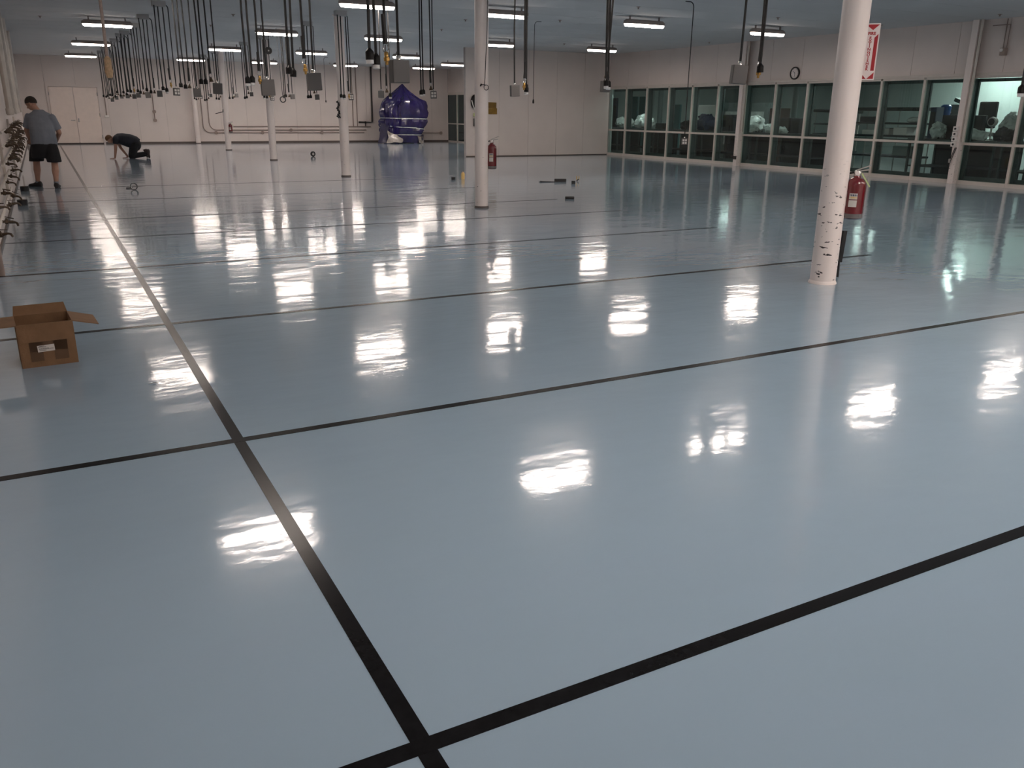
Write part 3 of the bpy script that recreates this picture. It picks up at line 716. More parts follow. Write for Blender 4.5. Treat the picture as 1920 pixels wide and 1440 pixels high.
# brown board on the wing wall
o = empty('cardboard_notice', (13.78, YW-0.02, 1.42), 'brown folded cardboard sheet taped on the wing wall', 'cardboard')
MB().bbox((0.03, 0, 0.10), (0.56, 0.02, 0.20), 0.004).local('lower_sheet', mat('ochre board', (0.23, 0.13, 0.02), 0.8, var=0.2), o)
MB().bbox((0.01, -0.008, 0.30), (0.54, 0.02, 0.19), 0.004, Matrix.Rotation(0.03, 3, 'Y')).local('upper_sheet', mat('ochre board dark', (0.19, 0.105, 0.02), 0.8, var=0.2), o)
# coiled cord on third column, bracket arm on fifth
cc = Vector((COLS[2][0]-0.13, COLS[2][1]-0.06, 1.33))
o = empty('spiral_cable', cc, 'black coiled cord hanging on third column', 'cord')
MB().tube([Vector((0.02*math.sin(k*1.3)-0.02*math.sin(k*0.35), 0.02*math.cos(k*1.3), 0.37*k/40)) for k in range(41)], 0.014, 6).local('coil', K['black'], o, True)
MB().tube([Vector((0.0, 0, 0.06)), Vector((0.05, 0, 0.0)), Vector((0.08, 0, -0.04)), Vector((0.085, 0, -0.10))], 0.012, 6).local('tail', K['black'], o, True)
MB().box((0.05, 0, 0.37), (0.09, 0.02, 0.03)).local('hook', K['steel'], o)
o = empty('bracket_arm', (COLS[4][0]-0.10, COLS[4][1]-0.05, 1.42), 'thin dark arm sticking left out of fifth column', 'bracket')
MB().tube([(0, 0, 0.06), (0, 0, -0.02), (-0.12, 0, -0.05), (-0.2, 0, -0.07), (-0.28, 0, -0.09)], [0.02, 0.02, 0.016, 0.014, 0.018], 6).local('arm', K['darkpipe'], o, True)
MB().box((0.02, 0, 0.02), (0.03, 0.06, 0.12)).local('plate', K['steel'], o)
# black disc (cord reel) and ring hung in the cord rows
p = at_y(503, 95, 25.9)
o = empty('cord_reel', p, 'black round cord reel below the ceiling, left of third column', 'reel')
MB().lathe([(0.06, -0.03), (0.10, -0.03), (0.10, 0.03), (0.06, 0.03)], (0, 0, 0), 20, axis='Y').local('flange', K['black'], o, True)
MB().lathe([(0.022, -0.045), (0.022, 0.045)], (0, 0, 0), 12, axis='Y').local('hub', K['steel'], o, True)
MB().tube([(0.03, 0, 0.09), (0.03, 0, ZC-p.z)], 0.012, 8).local('hanger', K['cord'], o, True)
p = at_y(530.5, 186.5, 24.15)
o = empty('coiled_hose_ring', p, 'black ring shaped hose coil hanging among the middle cords', 'hose')
MB().tube([Vector((0.072*math.cos(a), 0.01*math.sin(3*a), 0.072*math.sin(a))) for a in [2*PI*k/20 for k in range(21)]], 0.014, 8).local('coil', K['black'], o, True)
MB().tube([(0.0, 0, 0.07), (-0.02, 0, 0.6), (-0.05, 0, ZC-p.z)], 0.007, 6).local('cord', K['cord'], o, True)

# ------------------------------------------------------------------ window wall posts, clock, devices
for k, (yy, lab) in enumerate([(20.20, 'cream square post on the window wall left of the clock'), (12.93, 'cream square post on the window wall with outlet strip')]):
    o = empty('window_post', (XR-0.11, yy, 0), lab, 'post')
    MB().bbox((0, 0, ZC/2), (0.15, 0.15, ZC), 0.008).local('post', K['column'], o)
    MB().tube([(-0.03, -0.13, ZC), (-0.03, -0.13, 0.95)], 0.030, 8).local('conduit', K['frame'], o, True)
    MB().tube([(0.03, -0.11, ZC), (0.03, -0.11, 1.0)], 0.018, 8).local('thin_conduit', K['conduit'], o, True)
    if k == 0:
        MB().bbox((-0.10, -0.02, 0.24), (0.06, 0.10, 0.10), 0.01).local('floor_valve', K['darkpipe'], o)
        MB().lathe([(0.04, -0.03), (0.04, 0.03)], (-0.10, 0.08, 0.26), 10, axis='Y').local('valve_port', K['darkpipe'], o, True)
        MB().bbox((-0.02, -0.12, 2.42), (0.06, 0.08, 0.10), 0.01).local('small_box', K['conduit'], o)
    else:
        for i in range(4):
            b = MB().bbox((-0.10, 0.04, 1.235-i*0.115), (0.05, 0.12, 0.105), 0.008).local('outlet', K['ivory'], o)
            MB().lathe([(0.026, -0.004), (0.026, 0.004)], (-0.127, 0.04, 1.235-i*0.115), 10, axis='X').local('outlet_socket', K['black'], b, True)
        for q, dx in ((0, 0.0), (1, 0.03)):
            MB().tube([(-0.10, -0.02-dx, 0.82), (-0.12, 0.03-dx, 0.62), (-0.11, 0.08-dx, 0.45+dx), (-0.10, 0.10-dx, 0.34+3*dx)], 0.010, 6).local('dangling_cable', K['black'], o, True)
        MB().bbox((-0.11, 0.06, 0.52), (0.04, 0.05, 0.09), 0.006).local('cable_clip', K['steel'], o)
o = empty('wall_strobe', (XR-0.06, 12.25, 2.86), 'small dark alarm box under two conduits on the upper right wall', 'alarm')
MB().bbox((0, 0, 0), (0.09, 0.13, 0.16), 0.012).local('housing', K['conduit'], o)
MB().lathe([(0.035, -0.02), (0.035, 0.01)], (-0.05, 0.02, 0.03), 10, axis='X').local('lamp', K['ivory'], o, True)
MB().tube([(0.01, 0.03, 0.08), (0.01, 0.03, ZC-2.86-0.02)], 0.014, 6).local('conduit', K['conduit'], o, True)
MB().tube([(0.01, -0.05, 0.08), (0.01, -0.05, 0.55), (0.01, 0.35, 0.55)], 0.012, 6).local('conduit', K['conduit'], o, True)
ck = empty('wall_clock', (XR-0.03, 18.27, 2.61), 'round black rimmed wall clock above the window wall', 'clock')
rim = MB().lathe([(0.134, -0.006), (0.138, -0.02), (0.168, -0.02), (0.170, 0.0), (0.168, 0.02), (0.02, 0.025)], (0, 0, 0), 28, axis='X', cap=False).local('rim', K['black'], ck, True)
MB().lathe([(0.134, -0.008), (0.134, -0.004)], (0, 0, 0), 28, axis='X').local('dial', K['signwhite'], ck, True)
m = MB()
for k in range(12):
    a = PI/6*k; m.box((-0.010, 0.112*math.sin(a), 0.112*math.cos(a)), (0.002, 0.006, 0.018), Matrix.Rotation(-a, 3, 'X'))
m.local('hour_marks', K['ink'], ck)
MB().box((-0.012, 0.022, 0.028), (0.002, 0.010, 0.085), Matrix.Rotation(-0.7, 3, 'X')).local('hour_hand', K['ink'], ck)
MB().box((-0.013, -0.006, -0.045), (0.002, 0.008, 0.115), Matrix.Rotation(0.12, 3, 'X')).local('minute_hand', K['ink'], ck)

# ------------------------------------------------------------------ tarp-covered machine
TC = Vector((15.62, 40.35, 0))
tp = empty('tarp_covered_machine', TC, 'blue violet tarp heap tied with white rope at the far wall', 'tarp')
prof = [(0.02, -0.90, 0.80, 0.62), (0.25, -0.95, 0.84, 0.66), (0.55, -1.06, 0.92, 0.70), (0.75, -1.10, 1.05, 0.72), (0.95, -1.10, 1.16, 0.72), (1.15, -1.05, 1.20, 0.70), (1.45, -1.07, 1.24, 0.68),
        (1.75, -1.04, 1.22, 0.66), (1.97, -0.88, 1.18, 0.60), (2.06, -0.78, 0.94, 0.54), (2.22, -0.58, 0.66, 0.43), (2.45, -0.32, 0.36, 0.27), (2.62, -0.11, 0.16, 0.13), (2.72, 0.02, 0.06, 0.03)]
N_ = 72; rings = []
rp_ = random.Random(3)
PLEAT = [(0.075 if k % 3 == 0 else (-0.035 if k % 3 == 1 else 0.0))*rp_.uniform(0.3, 1.3) for k in range(N_)]
zs = []
for i in range(len(prof)-1):
    for q in range(4): zs.append((i, q/4))
zs.append((len(prof)-2, 1.0))
for (i, t) in zs:
    z, xl, xr, dp = [prof[i][j]*(1-t)+prof[i+1][j]*t for j in range(4)]
    ring = []
    for k in range(N_):
        a = 2*PI*k/N_; cx = (xl+xr)/2; rx = (xr-xl)/2
        pl_ = PLEAT[k]*(0.35+0.65*min(1.0, abs(2.75-z)/0.6))
        fold = 0.97+pl_+0.05*noise.noise(Vector((2.2*math.cos(a), 2.2*math.sin(a), z*1.9)))-0.10*abs(noise.noise(Vector((3.5*math.cos(a), 3.5*math.sin(a), z*2.2))))
        if z > 2.3: fold = 1+(fold-1)*0.5
        for zr, am in ((1.15, 0.05), (0.72, 0.05), (0.40, 0.05)): fold -= am*math.exp(-((z-zr)/0.05)**2)
        ex = 0.62 if z < 1.8 else 0.62+0.38*min(1, (z-1.8)/0.6)
        ca = math.copysign(abs(math.cos(a))**ex, math.cos(a)); sa = math.copysign(abs(math.sin(a))**ex, math.sin(a))
        x = cx+rx*ca*fold; y_ = dp*sa*fold
        if math.sin(a) < 0 and 1.2 < z < 2.4: y_ += 0.10*math.sin(3.2*x+2.6*z)*math.exp(-((z-1.8)/0.5)**2)
        ring.append(Vector((x, y_, z+0.02*math.sin(7*a))))
    rings.append(ring)
tco = MB().loft(rings).local('tarp_cover', K['tarp'], tp, True)
try: tco.data.set_sharp_from_angle(angle=math.radians(24))
except Exception: pass
for zr, sl in ((1.15, 0.02), (0.74, 0.09), (0.40, 0.02)):
    pts = []
    for k in range(49):
        a = 2*PI*k/48; i = min(range(len(zs)), key=lambda q: abs(rings[q][0].z-zr)); rg = rings[i][int(k*N_/48) % N_]
        c = Vector((0.08, 0, 0)); pts.append(Vector((rg.x, rg.y, zr-sl*math.cos(a)))+(Vector((rg.x, rg.y, 0))-c).normalized()*0.012)
    MB().tube(pts, 0.016, 6).local('rope', K['poly'], tp, True)
def sheet(name, pts0, pts1, m, parent, nz=10, amp=0.05, seed=0):
    """crumpled sheet between two polylines, given thickness by a second layer"""
    rings = []
    for t in range(nz+1):
        f = t/nz; row = []
        for p, q in zip(pts0, pts1):
            v = Vector(p).lerp(Vector(q), f); row.append(v+noise.noise_vector(v*3.1+Vector((seed, 0, 0)))*amp)
        rings.append(row+[v+Vector((0.0, 0.03, 0.0)) for v in reversed(row)])
    return MB().loft(rings).local(name, m, parent, True)
sheet('dark_skirt', [(-1.22+0.05*k, -0.30-0.02*k, 0.98-0.02*k) for k in range(8)], [(-1.47+0.05*k, -0.55-0.02*k, 0.02) for k in range(8)], K['darktarp'], tp, 10, 0.05, 3)
sheet('clear_plastic', [(-1.00+0.09*k, -0.66-0.03*k, 0.62-0.055*k) for k in range(8)], [(-1.12+0.11*k, -0.86-0.02*k, 0.015) for k in range(8)], K['polydim'], tp, 8, 0.10, 9)
sheet('clear_plastic', [(0.50+0.07*k, -0.74+0.03*k, 0.36) for k in range(6)], [(0.52+0.06*k, -0.84+0.03*k, 0.02) for k in range(6)], K['polydim'], tp, 6, 0.08, 15)
sheet('dark_skirt', [(0.72+0.04*k, -0.62+0.03*k, 0.40) for k in range(5)], [(0.72+0.04*k, -0.74+0.03*k, 0.02) for k in range(5)], K['darktarp'], tp, 6, 0.03, 21)

# ------------------------------------------------------------------ open carton in the foreground
BX = empty('cardboard_box', (-0.15, 5.80, 0), 'open brown cardboard box with raised flaps on the floor', 'box', rz=0.07)
W2, D2, H2, T2 = 0.150, 0.145, 0.265, 0.005
MB().box((0, -D2, H2/2), (2*W2, T2, H2)).local('front_panel', K['cardboard'], BX)
MB().box((0, D2, H2/2), (2*W2, T2, H2)).local('back_panel', K['cardboard'], BX)
MB().box((-W2, 0, H2/2), (T2, 2*D2, H2)).local('side_panel', K['cardboard'], BX)
MB().box((W2, 0, H2/2), (T2, 2*D2, H2)).local('side_panel', K['cardboard'], BX)
MB().box((0, 0, 0.004), (2*W2, 2*D2, 0.006)).local('bottom', K['cardboard'], BX)
def flap(hinge, size, rot):
    m = MB(); R3 = rot; c = Vector(hinge); 
    sx, sy = size
    vs_ = [Vector((0, -sy/2, 0)), Vector((sx, -sy/2*0.94, 0)), Vector((sx, sy/2*0.94, 0)), Vector((0, sy/2, 0))]
    top = [R3 @ v+c for v in vs_]; nrm = R3 @ Vector((0, 0, T2)); bot = [p-nrm for p in top]
    m.add(top+bot, [(0, 1, 2, 3), (7, 6, 5, 4), (0, 4, 5, 1), (1, 5, 6, 2), (2, 6, 7, 3), (3, 7, 4, 0)])
    return m.local('flap', K['cardboard'], BX)
flap((W2, 0, H2), (0.15, 2*D2), Matrix.Rotation(0.27, 3, 'Y'))
flap((-W2, 0, H2), (0.145, 2*D2), Matrix.Rotation(PI, 3, 'Z') @ Matrix.Rotation(0.02, 3, 'Y'))
flap((0, D2, H2), (0.075, 2*W2), Matrix.Rotation(PI/2, 3, 'Z') @ Matrix.Rotation(-0.75, 3, 'Y'))
flap((0, -D2, H2), (0.11, 2*W2), Matrix.Rotation(-PI/2, 3, 'Z') @ Matrix.Rotation(1.50, 3, 'Y'))
yf = -D2-T2/2-0.0008
for (x0, x1, z0, z1) in [(-0.100, -0.030, 0.035, 0.155), (0.030, 0.105, 0.035, 0.155), (-0.100, 0.105, 0.095, 0.155)]:
    MB().box(((x0+x1)/2, yf, (z0+z1)/2), (x1-x0, 0.0008, z1-z0)).local('packing_tape', K['boxtape'], BX)
MB().box((-0.012, yf-0.0016, 0.112), (0.092, 0.0008, 0.040), Matrix.Rotation(-0.03, 3, 'Y')).local('shipping_label', K['paper'], BX)
m = MB()
for k in range(14): m.box((-0.048+0.0038*k, yf-0.0024, 0.110), (0.0013+0.0012*(k % 3 == 0), 0.0006, 0.008))
m.local('barcode', K['ink'], BX)
m = MB()
for (x, z, w_) in [(-0.035, 0.1265, 0.030), (-0.033, 0.1215, 0.044), (-0.030, 0.101, 0.036), (0.016, 0.108, 0.024)]: m.box((x, yf-0.0024, z), (w_, 0.0006, 0.0022))
m.local('label_print', K['ink'], BX)

# ------------------------------------------------------------------ small things left on the floor
def put(name, px, py, label, cat, rz=0.0):
    p = at_z(px, py); return empty(name, (p.x, p.y, 0), label, cat, rz=rz)
def roll(name, px, py, label, m, r, wd, upright=True, rz=0.0, inner=0.6):
    o = put(name, px, py, label, 'tape roll', rz)
    if upright: MB().lathe([(r*inner, 0), (r, 0), (r, wd), (r*inner, wd), (r*inner, 0)], (0, 0, 0), 20, cap=False).local('tape', m, o, True); MB().lathe([(r*inner*0.98, 0), (r*inner*0.98, wd), (r*inner*0.85, wd), (r*inner*0.85, 0), (r*inner*0.98, 0)], (0, 0, 0), 16, cap=False).local('core', K['cardboard'], o, True)
    else: MB().lathe([(r*inner, -wd/2), (r, -wd/2), (r, wd/2), (r*inner, wd/2), (r*inner, -wd/2)], (0, 0, r), 20, axis='Y', cap=False).local('tape', m, o, True); MB().lathe([(r*inner*0.98, -wd/2), (r*inner*0.98, wd/2), (r*inner*0.88, wd/2), (r*inner*0.88, -wd/2), (r*inner*0.98, -wd/2)], (0, 0, r), 16, axis='Y', cap=False).local('core', K['cardboard'] if m is not K['black'] else K['steel'], o, True)
    return o
o = put('marker_bottle', 868, 336, 'yellow upright bottle on the floor left of the mid column', 'bottle')
MB().lathe([(0.038, 0), (0.041, 0.01), (0.041, 0.13), (0.030, 0.145)], (0, 0, 0), 16).local('body', K['yellow'], o, True); MB().lathe([(0.022, 0.145), (0.022, 0.17)], (0, 0, 0), 12).local('cap', K['tan'], o, True)
roll('tape_roll', 850, 337, 'black tape roll on the floor beside the yellow bottle', K['black'], 0.048, 0.06)
roll('tape_roll', 587, 293.5, 'black tape roll standing alone between second and third columns', K['black'], 0.085, 0.05, False, 0.3, 0.55)
roll('tape_roll', 252, 356, 'thin black tape ring standing on edge near the kneeling person', K['black'], 0.065, 0.05, False, -0.35, 0.86)
o = put('utility_knife', 243, 353.5, 'short dark knife lying beside the thin tape ring', 'knife', 0.2)
MB().bbox((0, 0, 0.012), (0.13, 0.025, 0.022), 0.006).local('handle', K['darkpipe'], o); MB().box((0.075, 0, 0.010), (0.03, 0.014, 0.003)).local('blade', K['steel'], o)
def bar(name, px, py, label, l, h, m, rz):
    o = put(name, px, py, label, 'trowel', rz)
    MB().bbox((0, 0, h/2), (l, 0.07, h), 0.006).local('bar', m, o); MB().bbox((0, -0.036, h*0.55), (l*0.86, 0.006, h*0.5), 0.002).local('bar_face', K['darkpipe'], o); return o
bar('float_bar', 1050.5, 340.5, 'longer dark brown bar on the floor right of the mid column', 0.27, 0.062, K['darkpipe'], -0.50)
bar('float_bar', 1068, 373, 'short black bar on the floor, nearest of the tools', 0.165, 0.045, K['black'], -0.50)
o = put('marking_stick', 1014, 341.5, 'thin pointed dark stick lying left of the dark brown bar', 'stick', -0.35)
MB().tube([(-0.05, 0, 0.012), (0.0, 0, 0.014), (0.20, 0, 0.010), (0.55, 0, 0.008)], [0.004, 0.014, 0.010, 0.004], 8).local('shaft', K['darkpipe'], o, True); MB().ell((0, 0, 0.016), (0.02, 0.02, 0.016)).local('knob', K['black'], o, True)
o = put('black_case', 1075, 345, 'small black cube case on the floor beside yellow snips', 'case', -0.5)
MB().bbox((0, 0, 0.03), (0.085, 0.08, 0.06), 0.006).local('body', K['black'], o); MB().bbox((0, 0, 0.064), (0.08, 0.075, 0.008), 0.003).local('lid', K['blackplastic'], o)
o = put('snips', 1083, 340, 'yellow and black snips standing on the floor', 'snips', -0.5)
for sx in (-1, 1): MB().tube([(sx*0.012, 0, 0.03), (sx*0.030, 0, 0.07), (sx*0.028, 0, 0.115)], 0.010, 8).local('handle', K['yellow'], o, True)
MB().tube([(-0.02, 0, 0.005), (0.0, 0, 0.035), (0.03, 0, 0.045)], 0.014, 8).local('jaw', K['black'], o, True)
roll('tape_roll', 43, 384.5, 'black tape roll by the left wall, nearest of three', K['black'], 0.075, 0.085, True, 0, 0.5)
roll('tape_roll', 47, 358, 'black tape roll by the left wall at the standing person', K['black'], 0.075, 0.085, True, 0, 0.5)
o = put('floor_scrap', 288, 719, 'tiny crumpled clear scrap on the glossy floor left of the long line', 'scrap')
MB().add([(-0.03, 0, 0.002), (0.0, -0.008, 0.009), (0.03, 0.002, 0.003), (0.0, 0.012, 0.002), (0.0, 0.0, 0.0)], [(0, 1, 3), (1, 2, 3), (0, 4, 1), (1, 4, 2), (2, 4, 3), (3, 4, 0)]).local('film', K['poly'], o)

# ------------------------------------------------------------------ left wall: valve manifold and pipes
mf = empty('valve_manifold', (XL, 12.0, 0), 'rows of bronze valves on pipes along the left wall', 'manifold')
ROWS = [(0.32, -2.7, 3.2), (0.56, -2.7, 3.6), (0.74, 1.5, 16.0), (0.94, 2.2, 16.5), (1.14, 2.6, 17.0)]
for z, ya, yb_ in ROWS:
    MB().tube([(0.055, ya, z), (0.055, yb_, z)], 0.020, 8).local('header_pipe', K['whitepipe'], mf, True)
for yy in (-1.6, 2.8, 8.0, 13.0):
    MB().bbox((0.02, yy, 0.72), (0.035, 0.06, 1.1), 0.004).local('support', K['whitepipe'], mf)
vb = MB(); vb.lathe([(0.020, 0.0), (0.020, 0.05), (0.034, 0.055), (0.034, 0.09), (0.022, 0.095), (0.018, 0.16)], (0, 0, 0), 8, axis='X')
vb.tube([(0.07, 0, 0.0), (0.07, 0, 0.055)], 0.010, 6); vb.box((0.11, 0, 0.062), (0.11, 0.020, 0.008), Matrix.Rotation(0.25, 3, 'Y'))
vb.tube([(0.16, 0, 0.0), (0.20, 0, -0.02), (0.215, 0, -0.06)], 0.016, 6); vb = vb.mesh('valve', K['valve'], True)
for r_, (z, ya, yb_) in enumerate(ROWS):
    yy = ya+0.15+0.2*r_
    while yy < min(yb_-0.1, 14.0):
        v_ = link('valve', vb, mf, (0.055, yy, z), (random.uniform(-0.5, 0.5), random.uniform(-0.25, 0.3), random.uniform(-0.5, 0.5)))
        q = random.uniform(0.62, 0.85); v_.scale = (q, q, q)
        yy += (1.5 if yy < 2.5 else 0.55)*random.uniform(0.75, 1.3)
for k, (yy, dd) in enumerate([(19.2, 'first'), (22.2, 'second'), (25.4, 'third'), (29.5, 'fourth')]):
    o = pipe('white_standpipe', [(XL+0.11, yy, ZC), (XL+0.11, yy, 1.35)], 0.060, K['whitepipe'], '%s white vertical pipe from viewer on the left wall above the valves' % dd)
    MB().lathe([(0.072, -0.05), (0.072, 0.05)], (0, 0, 1.42-ZC), 12).local('coupling', K['whitepipe'], o, True)
    MB().box((-0.07, 0, 2.5-ZC), (0.10, 0.16, 0.05)).local('clamp', K['steel'], o)
o = pipe('grey_riser', [(XL+0.06, 9.1, 0.0), (XL+0.06, 9.1, 0.55)], 0.035, K['conduit'], 'short grey brown riser pipe at the foot of the left wall')

# ------------------------------------------------------------------ people
def remeshed(name, mb, m, parent, voxel=0.012, smooth=4, origin=None):
    o = mb.build(name, m, parent, True, origin)
    r = o.modifiers.new('fuse', 'REMESH'); r.mode = 'VOXEL'; r.voxel_size = voxel; r.use_smooth_shade = True
    if smooth: q = o.modifiers.new('soften', 'SMOOTH'); q.factor = 0.5; q.iterations = smooth
    return o
def ering(c, rx, ry, n=20, rot=None):
    c = Vector(c); out = []
    for k in range(n):
        a = 2*PI*k/n; v = Vector((rx*math.cos(a), ry*math.sin(a), 0))
        if rot is not None: v = rot @ v
        out.append(c+v)
    return out
def hand(mb, wrist, d, n_, side, curl=0.5, s=1.0):
    """palm, four fingers and a thumb; d = pointing direction, n_ = palm normal, side = thumb side vector"""
    w_ = Vector(wrist); d = Vector(d).normalized(); n_ = Vector(n_).normalized(); side = Vector(side).normalized()
    pc = w_+d*0.045*s
    for t in (-1.5, -0.5, 0.5, 1.5): mb.cap(w_+side*0.012*t*s, w_+d*0.085*s+side*0.020*t*s, 0.014*s, 0.012*s, 8)
    ln = {1.5: 0.072, 0.5: 0.080, -0.5: 0.075, -1.5: 0.058}
    for t in (1.5, 0.5, -0.5, -1.5):
        k0 = w_+d*0.090*s+side*0.020*t*s; L_ = ln[t]*s
        k1 = k0+(d*math.cos(curl*0.7)+n_*math.sin(curl*0.7))*L_*0.48
        k2 = k1+(d*math.cos(curl*1.5)+n_*math.sin(curl*1.5))*L_*0.30
        k3 = k2+(d*math.cos(curl*2.1)+n_*math.sin(curl*2.1))*L_*0.22
        mb.tube([k0, k1, k2, k3], [0.0095*s, 0.009*s, 0.0085*s, 0.006*s], 8)
    t0 = w_+d*0.020*s+side*0.028*s; t1 = t0+(side*0.75+d*0.65+n_*0.2).normalized()*0.040*s; t2 = t1+(side*0.25+d*0.9+n_*0.35).normalized()*0.032*s
    mb.tube([t0, t1, t2], [0.012*s, 0.011*s, 0.008*s], 8)

def head(mb, c, look, up, s=1.0):
    """head with jaw, nose, brow, ears; look = facing direction"""
    c = Vector(c); f = Vector(look).normalized(); u = Vector(up); u = (u-f*u.dot(f)).normalized(); r_ = f.cross(u)
    Rm = Matrix((r_, f, u)).transposed()
    mb.ell(c+u*0.02*s, (0.077*s, 0.098*s, 0.098*s), 16, 12, Rm)
    mb.ell(c+f*0.028*s-u*0.055*s, (0.058*s, 0.066*s, 0.062*s), 14, 10, Rm)
    mb.cap(c+f*0.086*s+u*0.002*s, c+f*0.108*s-u*0.030*s, 0.012*s, 0.016*s, 8)
    mb.cap(c+f*0.084*s+u*0.022*s+r_*0.030*s, c+f*0.084*s+u*0.022*s-r_*0.030*s, 0.014*s, 0.014*s, 8)
    mb.cap(c+f*0.083*s-u*0.066*s+r_*0.016*s, c+f*0.083*s-u*0.066*s-r_*0.016*s, 0.010*s, 0.010*s, 8)
    for q in (-1, 1): mb.ell(c+r_*0.078*s*q-f*0.008*s-u*0.012*s, (0.012*s, 0.024*s, 0.034*s), 10, 8, Rm)
    return f, u, r_, Rm
def hair(o, c, f, u, r_, Rm, m, s=1.0, origin=None):
    """short cap of hair: high on the forehead, low on the nape"""
    c = Vector(c); rings = []; n = 24
    for i in range(11):
        ring = []
        for k in range(n):
            a = 2*PI*k/n; y_ = math.sin(a); tm = PI*(0.55-0.13*y_ if y_ > 0 else 0.55-0.17*y_)
            t = 0.03+(tm-0.03)*i/10
            v = Vector((math.sin(t)*math.cos(a)*0.085*s, math.sin(t)*math.sin(a)*0.107*s, math.cos(t)*0.106*s))
            ring.append(c+u*0.022*s-f*0.006*s+Rm @ v)
        rings.append(ring)
    inner = [[p+(c+u*0.02*s-p)*0.12 for p in r2] for r2 in reversed(rings)]
    return MB().loft(rings+inner).build('hair', m, o, True, origin)
def shoe(mb, heel, toe, up=(0, 0, 1), w_=0.048, h=0.085):
    heel = Vector(heel); toe = Vector(toe); d = (toe-heel).normalized(); u = Vector(up); sd = d.cross(u).normalized(); L_ = (toe-heel).length
    rings = []
    for t, ww, hh in [(0.0, 0.55, 0.75), (0.06, 0.80, 1.0), (0.22, 0.88, 1.05), (0.40, 0.92, 0.92), (0.60, 1.0, 0.66), (0.80, 1.0, 0.56), (0.93, 0.80, 0.46), (1.0, 0.45, 0.34)]:
        c = heel+d*L_*t; rg = []
        for k in range(14):
            a = 2*PI*k/14; x = math.cos(a)*w_*ww; z = math.sin(a)
            z = (0.5+0.5*z)*h*hh if z > -0.5 else 0.0
            rg.append(c+sd*x+u*z)
        rings.append(rg)
    return mb.loft(rings)

# --- standing person at the left wall
P0 = Vector((0.03, 19.25, 0))
pn = empty('person', P0, 'person in grey shirt and black shorts standing at wall valves', 'person')
def Q(x, y, z): return P0+Vector((x, y, z))
fx_ = Vector((-0.30, 0.95, 0)).normalized()
hl, hr = Q(-0.12, 0.03, 0.88), Q(0.10, -0.02, 0.88)
kl, kr = Q(-0.185, 0.13, 0.47), Q(0.125, -0.13, 0.46)
al, ar = Q(-0.215, 0.20, 0.085), Q(0.10, -0.27, 0.085)
sl, sr = Q(-0.185, 0.07, 1.325), Q(0.19, -0.01, 1.31)
el, er = Q(-0.27, 0.12, 1.06), Q(0.285, 0.02, 1.03)
wl, wr = Q(-0.245, 0.30, 0.90), Q(0.215, 0.20, 0.86)
hc = Q(-0.115, 0.13, 1.565)
mb = MB()
look = Vector((-0.75, 0.45, -0.50)); f, u, r_, Rm = head(mb, hc, look, (0, 0, 1), 1.04)
mb.cap(Q(-0.01, 0.05, 1.38), hc-u*0.05, 0.066, 0.060)
mb.cap(Q(-0.04, 0.03, 1.36), Q(0.05, 0.02, 1.36), 0.07, 0.07)
for s0, e0, w0 in ((sl, el, wl), (sr, er, wr)):
    mb.cap(s0, e0, 0.056, 0.047); mb.cap(e0, w0, 0.047, 0.031)
hand(mb, wl, (-0.25, 0.85, -0.35), (0.5, 0.1, -0.8), (0.9, 0.2, 0.4), 0.75)
hand(mb, wr, (-0.35, 0.80, -0.40), (-0.5, 0.2, -0.8), (-0.9, 0.2, 0.3), 0.6)
for h0, k0, a0 in ((hl, kl, al), (hr, kr, ar)):
    mb.cap(h0, k0, 0.088, 0.062); mb.tube([k0+Vector((0, 0, 0.02)), k0.lerp(a0, 0.18), k0.lerp(a0, 0.36)+Vector((0, -0.012, 0)), k0.lerp(a0, 0.65), a0], [0.060, 0.062, 0.066, 0.050, 0.038], 12)
mb.cap(hl, hr, 0.11, 0.11); mb.cap(Q(0, 0, 0.92), Q(0, 0.02, 1.30), 0.12, 0.12)
remeshed('body', mb, K['skin'], pn, 0.009, 3)
hair(pn, hc, f, u, r_, Rm, K['hair'], 1.06)
mb = MB()   # shirt: torso loft with a flat hem, sleeves
rings = [ering(Q(0.00, 0.00, 0.80), 0.235, 0.155), ering(Q(0.00, 0.00, 0.86), 0.232, 0.160), ering(Q(0.00, -0.005, 0.98), 0.225, 0.162), ering(Q(0.00, -0.01, 1.10), 0.222, 0.152), ering(Q(0.00, 0.0, 1.22), 0.226, 0.140),
         ering(Q(0.0, 0.02, 1.31), 0.235, 0.126), ering(Q(0.0, 0.035, 1.37), 0.200, 0.108), ering(Q(-0.01, 0.05, 1.42), 0.115, 0.085), ering(Q(-0.015, 0.06, 1.455), 0.085, 0.078)]
mb.loft(rings)
for s0, e0 in ((sl, el), (sr, er)):
    d = (e0-s0); mb.tube([s0-d.normalized()*0.05, s0, s0+d*0.45, s0+d*0.80], [0.060, 0.080, 0.080, 0.082], 14)
remeshed('shirt', mb, K['greyshirt'], pn, 0.012, 5)
mb = MB()   # shorts
mb.loft([ering(Q(-0.01, 0.0, 0.93), 0.20, 0.145), ering(Q(-0.01, 0.0, 0.80), 0.225, 0.158), ering(Q(-0.015, 0.0, 0.70), 0.238, 0.155), ering(Q(-0.02, 0.0, 0.555), 0.235, 0.13)])
for h0, k0 in ((hl, kl), (hr, kr)):
    t = h0.lerp(k0, 0.95); mb.loft([ering(h0+Vector((0, 0, -0.06)), 0.115, 0.135), ering(h0.lerp(k0, 0.5), 0.128, 0.138), ering(t, 0.132, 0.138)])
remeshed('shorts', mb, K['blackcloth'], pn, 0.012, 4)
